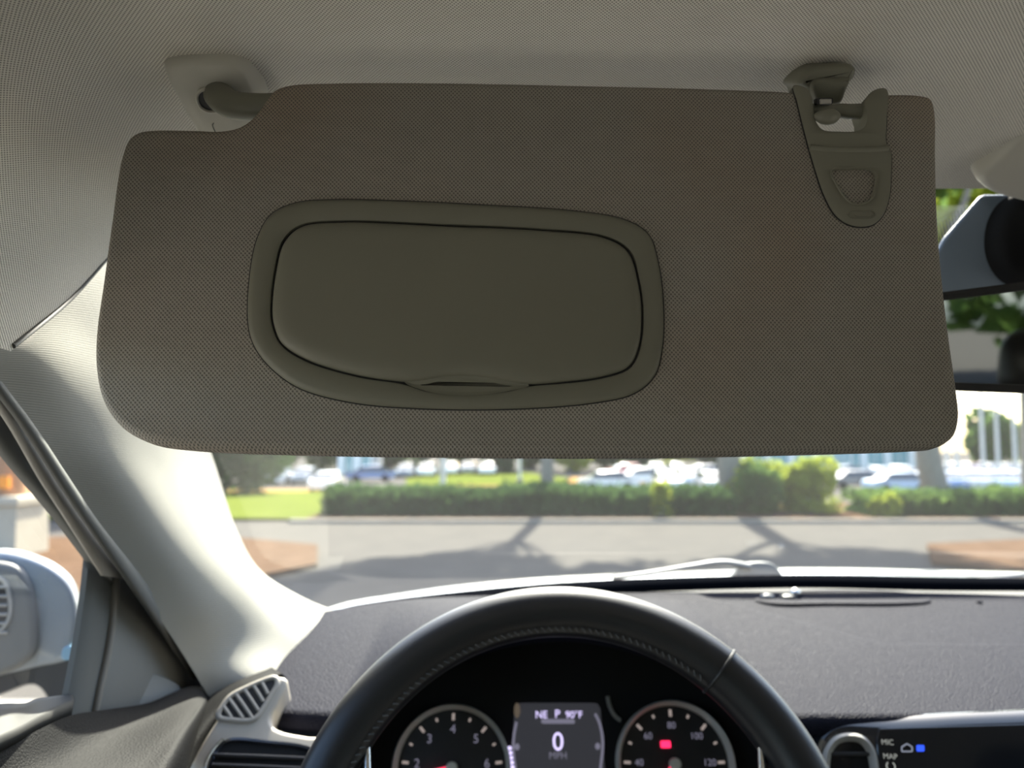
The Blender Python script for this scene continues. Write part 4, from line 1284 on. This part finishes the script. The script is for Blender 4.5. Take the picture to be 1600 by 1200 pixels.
v, f = box_data(-3.9, 40, 13.52, 13.72, 0.0, 0.06)
setp(obj('kerb', v, f, M['kerb'], None, None, 0), 'pale concrete kerb in front of the hedge', 'kerb')

rng = np.random.default_rng(7)
def leaves(points, size, jitter=0.5):
    """one small bent leaf card (two triangles) per point, random attitude"""
    n = len(points)
    a = rng.normal(size=(n, 3)); a /= np.linalg.norm(a, axis=1)[:, None]
    b = rng.normal(size=(n, 3)); b -= a * (a * b).sum(1)[:, None]; b /= np.linalg.norm(b, axis=1)[:, None]
    s = size * (1 - jitter + 2 * jitter * rng.random((n, 1)))
    P = np.stack([points - a * s, points + b * s * 0.6, points + a * s, points - b * s * 0.6], axis=1).reshape(-1, 3)
    f = [(4 * i, 4 * i + 1, 4 * i + 2, 4 * i + 3) for i in range(n)]
    return P, f

def leaf_obj(name, pts, size, mat, parent):
    P, f = leaves(pts, size)
    o = bpy.data.meshes.new(name)
    org = np.array(ORG[parent])
    o.from_pydata((P - org).tolist(), [], f)
    o.materials.append(mat)
    ob = bpy.data.objects.new(name, o)
    C.objects.link(ob)
    ob.parent = parent
    ORG[ob] = ORG[parent]
    ob['kind'] = 'stuff'
    return ob

def blob_points(c, rad, n, nb):
    """points on the skins of nb smaller balls inside an ellipsoid: clumpy crown"""
    cen = rng.normal(size=(nb, 3)); cen /= np.linalg.norm(cen, axis=1)[:, None]
    cen *= (0.35 + 0.45 * rng.random((nb, 1)))
    k = rng.integers(0, nb, n)
    d = rng.normal(size=(n, 3)); d /= np.linalg.norm(d, axis=1)[:, None]
    p = cen[k] + d * (0.42 * (0.75 + 0.35 * rng.random((n, 1))))
    return p * np.array(rad) + np.array(c)

def tree(label, x, y, h, cr, ch, trunk_r, mat, n=2600, leaf=0.20, base=None, lean=0.0, group=None, cz=None):
    z0 = terr(y) if base is None else base
    r_ = thing('tree', (x, y, z0), label, 'tree', group)
    cz = h - ch if cz is None else cz
    tube('trunk', [(x + lean * 0.9, y, z0 - 0.1), (x + lean * 0.35, y, z0 + 0.35), (x + lean * 0.1, y, z0 + 1.0), (x, y, z0 + h * 0.45), (x + 0.1, y, z0 + cz + ch * 0.3)], [trunk_r * 1.6, trunk_r * 1.15, trunk_r, trunk_r * 0.8, trunk_r * 0.4], M['bark'], r_, 12, n=16)
    for q in range(4):
        th = q * PI / 2 + x
        tube('branch', [(x, y, z0 + h * 0.45), (x + math.cos(th) * cr * 0.3, y + math.sin(th) * cr * 0.3, z0 + h * 0.6), (x + math.cos(th) * cr * 0.6, y + math.sin(th) * cr * 0.6, z0 + cz + 0.2)], [trunk_r * 0.5, trunk_r * 0.35, trunk_r * 0.15], M['bark'], r_, 6, n=6)
    leaf_obj('foliage', blob_points((x, y, z0 + cz), (cr, cr, ch), n, 16), leaf, mat, r_)
    return r_

# trees along the hedge: their crowns are hidden by the visor, their shade falls on the driveway
g = 'trees along the hedge'
tree('slim grey trunked tree rising from hedge above left half of wheel', G0(851, 790).x * 1.0, 15.9, 9.8, 2.3, 1.7, 0.10, M['leaf_mid'], 3600, 0.20, 0.0, group=g, cz=8.6)
tree('thick grey trunked tree beside yellow-green shrub', 4.55, 16.2, 10.4, 2.7, 1.9, 0.17, M['leaf_mid'], 4200, 0.22, 0.0, group=g, cz=8.9)
tree('leaning grey tree trunk with flared foot in right hedge', 8.75, 16.3, 10.4, 2.8, 1.9, 0.18, M['leaf_mid'], 4200, 0.22, 0.0, lean=0.55, group=g, cz=8.9)
tree('leafy tree standing left of the driveway beyond the lawn', -9.0, 19.0, 9.0, 2.6, 2.2, 0.16, M['leaf_dark'], 3600, 0.24, group=g, cz=6.8)

# hedge
def hedge(label, x0, x1, y0, y1, h, mat, n, leaf=0.055, z0=0.0):
    r_ = thing('hedge', ((x0 + x1) / 2, (y0 + y1) / 2, z0), label, 'hedge')
    nx = max(6, int((x1 - x0) / 0.25))
    G_ = []
    prof_ = [(y0 + .05, 0.0), (y0 + .02, h * .4), (y0 + .06, h * .8), (y0 + .16, h * .95), ((y0 + y1) / 2, h * .98), (y1 - .16, h * .95), (y1 - .06, h * .8), (y1 - .02, h * .4), (y1 - .05, 0)]
    for i in range(nx + 1):
        t = i / nx
        x = x0 + (x1 - x0) * t
        e = min(1.0, min(t, 1 - t) * (x1 - x0) / 0.4)
        e = math.sqrt(max(0.05, e))
        G_.append([Vector((x, y, z0 + z * (0.88 + 0.1 * math.sin(x * 2.1) * math.sin(x * 0.7 + 1)) * e)) for y, z in prof_])
    grid_obj('core', np.array(G_), M['leaf_dark'], r_, 60)
    m = n
    X = x0 + (x1 - x0) * rng.random(m)
    s = rng.random(m)
    Y = np.where(s < 0.45, y0 + 0.08 * rng.normal(size=m), y0 + (y1 - y0) * rng.random(m))
    hh = h * (0.93 + 0.10 * np.sin(X * 2.1) * np.sin(X * 0.7 + 1))
    Z = np.where(s < 0.45, hh * rng.random(m), hh + 0.05 * rng.normal(size=m))
    leaf_obj('foliage', np.stack([X, Y, z0 + Z], 1), leaf, mat, r_)
hedge('long clipped dark green hedge across the driveway', -3.55, 4.2, 14.5, 15.7, 0.50, M['leaf_dark'], 15000)
hedge('low green hedge behind the right mulch island', 6.6, 16.0, 14.5, 15.6, 0.43, M['leaf_mid'], 14000)
def shrub(label, x, y, rx, rz, mat, n, leaf=0.06, z0=None, group=None):
    z0 = terr(y) if z0 is None else z0
    r_ = thing('shrub', (x, y, z0), label, 'shrub', group)
    leaf_obj('foliage', blob_points((x, y, z0 + rz * 0.75), (rx, rx * 0.7, rz), n, 14), leaf, mat, r_)
    for q in range(5):
        th = q * 2 * PI / 5
        tube('stem', [(x + 0.05 * math.cos(th), y + 0.05 * math.sin(th), z0 - 0.03), (x + rx * 0.3 * math.cos(th), y + rx * 0.2 * math.sin(th), z0 + rz)], [0.025, 0.012], M['bark'], r_, 6)
shrub('tall yellow-green shrub at the middle of the hedge', 5.9, 15.2, 0.75, 0.62, M['leaf_yellow'], 3800)
shrub('dark green shrub beside thick tree trunk', 4.75, 15.0, 0.6, 0.55, M['leaf_mid'], 2600)
shrub('yellow-green rounded shrub right of thick trunk', 5.1, 15.9, 0.7, 0.66, M['leaf_yellow'], 2800)
shrub('small yellow tufted plant in the long hedge', 2.75, 14.4, 0.28, 0.45, M['leaf_yellow'], 900, 0.05)
shrub('small yellow plant low in the right hedge', 6.9, 14.3, 0.30, 0.35, M['leaf_yellow'], 900, 0.05)
shrub('bushy dark shrub beyond the left lawn', -13.5, 22.0, 2.6, 1.3, M['leaf_mid'], 4000, 0.14)
shrub('bushy dark shrub at the far end of left lawn', -8.6, 23.0, 2.4, 1.5, M['leaf_dark'], 4000, 0.14)

# distant trees
far = [(57, 92, 9, 'pointed grey-green tree right of glazed building', 'leaf_mid'), (66, 98, 8, 'yellow-green tree behind crowded cars at right', 'leaf_yellow'),
       (76, 92, 15, 'tall dark tree at far right behind crowded cars', 'leaf_dark'), (-45, 62, 10, 'dark tree seen through driver window', 'leaf_mid'), (-62, 78, 12, 'tall dark tree at left edge beyond the lawn', 'leaf_dark')]
for x, y, h, lab, mt_ in far:
    tree(lab, x, y, h, h * 0.36, h * 0.40, 0.25, M[mt_], 2400, 0.55, group='distant trees', cz=h * 0.46)
for i in range(15):
    y = 94 + (i % 2) * 11
    h = 9 + (i * 7 % 4)
    x = (330 + i * 56 - 800) / F * y
    yel = i in (10, 13)
    lab = ('yellow-green tree in the row beyond the parked cars, %s of two' % ('left' if i == 10 else 'right')) if yel else '%s dark green tree from the left beyond the parked cars' % ('first', 'second', 'third', 'fourth', 'fifth', 'sixth', 'seventh', 'eighth', 'ninth', 'tenth', '', 'eleventh', 'twelfth', '', 'thirteenth')[i]
    tree(lab, x, y, h, 3.4, h * 0.42, 0.25, M['leaf_yellow'] if yel else M[('leaf_dark', 'leaf_mid')[i % 2]], 2200, 0.5,
         group='yellow trees beyond the car park' if yel else 'dark trees beyond the car park', cz=h * 0.42)
back = [(-9, -14, 8, 'leaf_mid'), (-3, -17, 9, 'leaf_dark'), (2.5, -15, 8, 'leaf_mid'), (8, -16, 9, 'leaf_yellow'), (14, -13, 8, 'leaf_dark')]
for i, (x, y, h, mt_) in enumerate(back):
    tree('%s green tree behind the car seen in rear-view mirror' % ('mid', 'dark', 'bushy', 'yellowish', 'deep')[i], x, y, h, h * 0.33, h * 0.42, 0.18, M[mt_], 2200, 0.32, base=0.0, group='trees behind the car', cz=h * 0.5)
near = tree('broad leafy tree glimpsed above the sensor cover', 17.5, 26.0, 13.0, 5.4, 4.2, 0.22, M['leaf_yellow'], 8000, 0.30, base=-0.3, group=g, cz=9.2)

# ---- lamp posts and the pole by the driver's window
M['post'] = plain('pale painted metal', (0.55, 0.54, 0.50), 0.5)
def post(label, px, y, r_, h, z0=None):
    x = (px - 800) / F * y
    z0 = terr(y) if z0 is None else z0
    p_ = thing('lamp_post', (x, y, z0), label, 'lamp post')
    tube('pole', [(x, y, z0), (x, y, z0 + h * 0.5), (x, y, z0 + h)], [r_, r_ * 0.85, r_ * 0.7], M['post'], p_, 10)
    tube('footing', [(x, y, z0 - 0.05), (x, y, z0 + 0.35), (x, y, z0 + 0.4)], [r_ * 2.2, r_ * 2.2, r_ * 1.6], M['kerb'], p_, 12)
    box('lamp_head', (x - 0.5, x + 0.5, y - 0.15, y + 0.15, z0 + h - 0.05, z0 + h + 0.12), M['post'], p_, 0.04)
post('pale lamp post behind the left part of hedge', 693, 27, 0.11, 7, -1.2)
post('thin pale lamp post on the grass island', 812, 70, 0.14, 8)
for i, px in enumerate((1476, 1492, 1533, 1556, 1583)):
    post(('pale post just right of glazed building', 'second pale post right of glazed building', 'middle pale post above crowded cars', 'fourth pale post above crowded cars', 'rightmost pale post above crowded cars')[i], px, 79 - i * 0.6, 0.20, 6.5 + (i % 3) * 1.2)
pc = G0(8, 872)
pole = thing('utility_pole', (pc.x, pc.y, 0), 'reddish wooden pole on a square concrete base beyond driver window', 'pole')
M['wood_pole'] = ground_mat('reddish weathered wood', (0.30, 0.17, 0.10), (0.45, 0.28, 0.17), 5.0)
bs = 0.33
G_ = []
zc = H - 0.071 * pc.y
for z, s in ((0.0, 1.0), (0.3, 0.98), (zc - 0.10, 0.94), (zc - 0.08, 1.04), (zc, 1.04), (zc + 0.02, 0.98)):
    G_.append([Vector((pc.x + s * bs * a, pc.y + s * bs * b, z)) for a, b in ((-1, -1), (1, -1), (1, 1), (-1, 1), (-1, -1))])
v = [p for r_ in G_ for p in r_]
f = grid_faces(len(G_), 5) + [tuple(range(25, 29))]
obj('concrete_base', v, f, ground_mat('pale cast concrete', (0.40, 0.36, 0.29), (0.50, 0.46, 0.37), 3.0), pole, None, 30)
tube('shaft', [(pc.x - 0.03, pc.y, zc - 0.05), (pc.x - 0.05, pc.y, zc + 0.25), (pc.x - 0.08, pc.y, zc + 1.5), (pc.x - 0.08, pc.y, 7.0)], [0.27, 0.23, 0.20, 0.15], M['wood_pole'], pole, 14)
v, f = box_data(pc.x + 0.05, pc.x + 0.17, pc.y - 0.27, pc.y - 0.22, zc + 0.12, zc + 0.26)
obj('reflector', v, f, plain('orange reflector', (0.9, 0.32, 0.04), 0.3), pole, None, 0)

# ---- parked cars
PAINTS = {'white': (0.85, 0.85, 0.84), 'silver': (0.55, 0.57, 0.60), 'red': (0.55, 0.03, 0.05), 'blue': (0.10, 0.20, 0.42), 'black': (0.02, 0.022, 0.028), 'pale blue': (0.42, 0.52, 0.66), 'maroon': (0.30, 0.10, 0.10), 'grey': (0.22, 0.24, 0.27)}
for k_, c_ in PAINTS.items():
    M['car_' + k_] = plain('car paint ' + k_, c_, 0.25, coat=1.0)
M['car_glass'] = plain('dark car glass', (0.03, 0.04, 0.05), 0.08, coat=0.6)
M['lamp_clear'] = plain('lamp lens', (0.8, 0.8, 0.78), 0.15, coat=1.0)
def car_meshes():
    side_ = [(-2.2, 0.35), (-2.25, 0.65), (-2.15, 0.88), (-1.3, 0.98), (1.55, 0.98), (2.2, 0.92), (2.25, 0.6), (2.2, 0.35)]
    V_, F_ = [], []
    yy = [(-0.78, 0.0, 0.94), (-0.88, 0.04, 1.0), (-0.90, 0.0, 0.99), (0.90, 0.0, 0.99), (0.88, 0.04, 1.0), (0.78, 0.0, 0.94)]
    rowsz = []
    for y, dz, s in yy:
        rowsz.append([(x * s, y, z - dz if z > 0.8 else z) for x, z in side_])
    n = len(side_)
    for r_ in rowsz:
        V_ += r_
    F_ = grid_faces(len(rowsz), n, True) + [tuple(range(n - 1, -1, -1)), tuple(range((len(rowsz) - 1) * n, len(rowsz) * n))]
    roof_ = [(-1.5, 0.94, 0.80), (-0.85, 1.40, 0.62), (0.9, 1.46, 0.62), (1.75, 0.96, 0.80)]
    gv, gf = [], []
    for x, z, w in roof_:
        gv += [(x, -w, z), (x, w, z)]
    gf = [(0, 2, 3, 1), (2, 4, 5, 3), (4, 6, 7, 5), (0, 4, 2), (0, 6, 4), (1, 3, 5), (1, 5, 7), (0, 1, 7, 6)]
    rv = [(-0.88, -0.61, 1.405), (0.92, -0.61, 1.465), (0.92, 0.61, 1.465), (-0.88, 0.61, 1.405), (-0.80, -0.54, 1.45), (0.85, -0.54, 1.505), (0.85, 0.54, 1.505), (-0.80, 0.54, 1.45)]
    rf = [(4, 5, 6, 7), (0, 1, 5, 4), (1, 2, 6, 5), (2, 3, 7, 6), (3, 0, 4, 7), (3, 2, 1, 0)]
    wv, wf = [], []
    for y, r_ in ((-0.1, 0.30), (-0.09, 0.33), (0.09, 0.33), (0.1, 0.30)):
        wv += [(r_ * math.cos(2 * PI * q / 14), y, r_ * math.sin(2 * PI * q / 14)) for q in range(14)]
    wf = grid_faces(4, 14, True) + [tuple(range(13, -1, -1)), tuple(range(42, 56))]
    lv, lf = box_data(-0.05, 0.05, -0.18, 0.18, -0.07, 0.07)
    out = {}
    for nm, (a_, b_) in dict(body=(V_, F_), windows=(gv, gf), roof_panel=(rv, rf), wheel=(wv, wf), lamp=(lv, lf)).items():
        me = bpy.data.meshes.new(nm)
        me.from_pydata([tuple(q) for q in a_], [], b_)
        me.shade_smooth()
        me.set_sharp_from_angle(angle=R(35))
        out[nm] = me
    return out
CM = car_meshes()
CM['windows'].materials.append(M['car_glass'])
CM['wheel'].materials.append(M['black_matte'])
CM['lamp'].materials.append(M['lamp_clear'])
CB = {}
def parked(px, pyb, colr, rot, label, y=None):
    if y is None:
        r_ = ray(px, pyb)
        y = (LOT - H) / r_.z * r_.y
    x = ray(px, pyb).x / ray(px, pyb).y * y
    o = thing('parked_car', (x, y, terr(y)), label, 'car', 'cars in the car park')
    o.rotation_euler = (0, 0, R(rot))
    def add(nm, me, loc=(0, 0, 0)):
        c_ = bpy.data.objects.new(nm, me)
        C.objects.link(c_)
        c_.parent = o
        c_.location = loc
        return c_
    if colr not in CB:
        bm_, rm_ = CM['body'].copy(), CM['roof_panel'].copy()
        bm_.materials.append(M['car_' + colr]); rm_.materials.append(M['car_' + colr])
        CB[colr] = (bm_, rm_)
    add('body', CB[colr][0]); add('windows', CM['windows']); add('roof_panel', CB[colr][1])
    for a_ in (-1.35, 1.35):
        for b_ in (-0.82, 0.82):
            add('wheel', CM['wheel'], (a_, b_, 0.33))
    for b_ in (-0.62, 0.62):
        add('lamp', CM['lamp'], (-2.21, b_, 0.72)); add('lamp', CM['lamp'], (2.21, b_, 0.75))
    return o
cars = [(950, 766, 'white', 4, 'white car parked side-on behind the long hedge'), (1003, 757, 'white', 20, 'white car half hidden behind the side-on white car'),
        (982, 747, 'red', 8, 'red car parked left of two white cars'), (1024, 745, 'white', 90, 'white car just right of the red car'), (1056, 744, 'white', 90, 'second white car right of the red car'),
        (1040, 768, 'white', 90, 'white car nose-on above yellow tufted plant'), (1072, 758, 'pale blue', 90, 'pale blue car left of the thick tree trunk'), (1110, 767, 'white', 90, 'white car touching thick tree trunk'),
        (1100, 750, 'silver', 4, 'silver car in row behind thick tree trunk'), (512, 768, 'white', 90, 'small white car by left end of hedge'), (440, 757, 'silver', 90, 'silver car at far left under the trees'),
        (478, 756, 'grey', 90, 'grey car at far left beside silver one'), (580, 752, 'blue', 3, 'dark blue car above left hedge'), (636, 746, 'grey', 90, 'grey car right of the dark blue car'),
        (668, 745, 'white', 90, 'white car just left of pale lamp post'), (704, 742, 'white', 90, 'white car just right of pale lamp post'), (732, 741, 'grey', 90, 'grey car between two white cars'),
        (762, 742, 'white', 90, 'white car over the grass island'), (1335, 764, 'black', 5, 'black car right of the yellow-green shrub'), (1310, 752, 'white', 8, 'white car behind the black car'),
        (1376, 755, 'grey', 90, 'grey car behind the black car front'), (1402, 770, 'pale blue', 6, 'pale blue car left of leaning trunk'), (1408, 752, 'white', 90, 'white car far left of leaning trunk'),
        (1470, 766, 'blue', 90, 'blue car right of leaning trunk'), (1508, 766, 'silver', 90, 'silver car second right of leaning trunk'), (1548, 766, 'pale blue', 90, 'pale blue car among crowded cars at right'), (1586, 765, 'silver', 90, 'silver car at the right edge'),
        (1462, 745, 'maroon', 90, 'maroon car in the far right row'), (1490, 745, 'white', 90, 'white car beside maroon car in far row'), (1518, 745, 'maroon', 90, 'second maroon car in far right row'), (1546, 745, 'silver', 90, 'silver car in the far right row'),
        (1574, 745, 'grey', 90, 'grey car in the far right row'), (1602, 745, 'white', 90, 'white car at the end of far right row')]
for c_ in cars:
    parked(*c_)

# ---- buildings
M['wall_white'] = plain('white render', (0.40, 0.395, 0.37), 0.7)
M['teal_glass'] = plain('teal glazing', (0.16, 0.34, 0.36), 0.15, coat=0.5)
M['frame_white'] = plain('white frame', (0.86, 0.86, 0.82), 0.5)
def building(label, x0, x1, y, h, bays, depth=14, glassy=True):
    z0 = LOT
    r_ = thing('building', ((x0 + x1) / 2, y, z0), label, 'building')
    box('wall', (x0, x1, y + 0.25, y + depth, z0, z0 + h), M['wall_white'], r_)
    box('roof_edge', (x0 - 0.4, x1 + 0.4, y - 0.3, y + depth + 0.4, z0 + h, z0 + h + 0.6), M['frame_white'], r_)
    w = (x1 - x0) / bays
    for i in range(bays):
        a = x0 + i * w
        box('column', (a - 0.25, a + 0.25, y - 0.15, y + 0.25, z0, z0 + h), M['frame_white'], r_)
        wn_ = box('window', (a + 0.35, a + w - 0.35, y + 0.08, y + 0.25, z0 + 0.5, z0 + h - 0.4), M['frame_white'], r_)
        for s in (0, 1):
            b0 = a + 0.45 + s * (w - 0.9) / 2
            box('pane', (b0, b0 + (w - 0.9) / 2 - 0.08, y + 0.03, y + 0.08, z0 + 0.6, z0 + h - 0.5), M['teal_glass'], wn_)
    return r_
b1 = building('white building with teal glazing beyond the car park', 30, 55, 100, 7.0, 8)
box('door', (40.4, 43.8, 99.6, 99.9, LOT, LOT + 3.2), M['frame_white'], b1)
for s in range(4):
    box('door_pane', (40.6 + s * 0.8, 41.2 + s * 0.8, 99.5, 99.6, LOT + 0.3, LOT + 2.9), M['teal_glass'], b1)
building('small pale building at far left behind blue car', -18.2, -14.6, 82, 3.6, 2, 5)
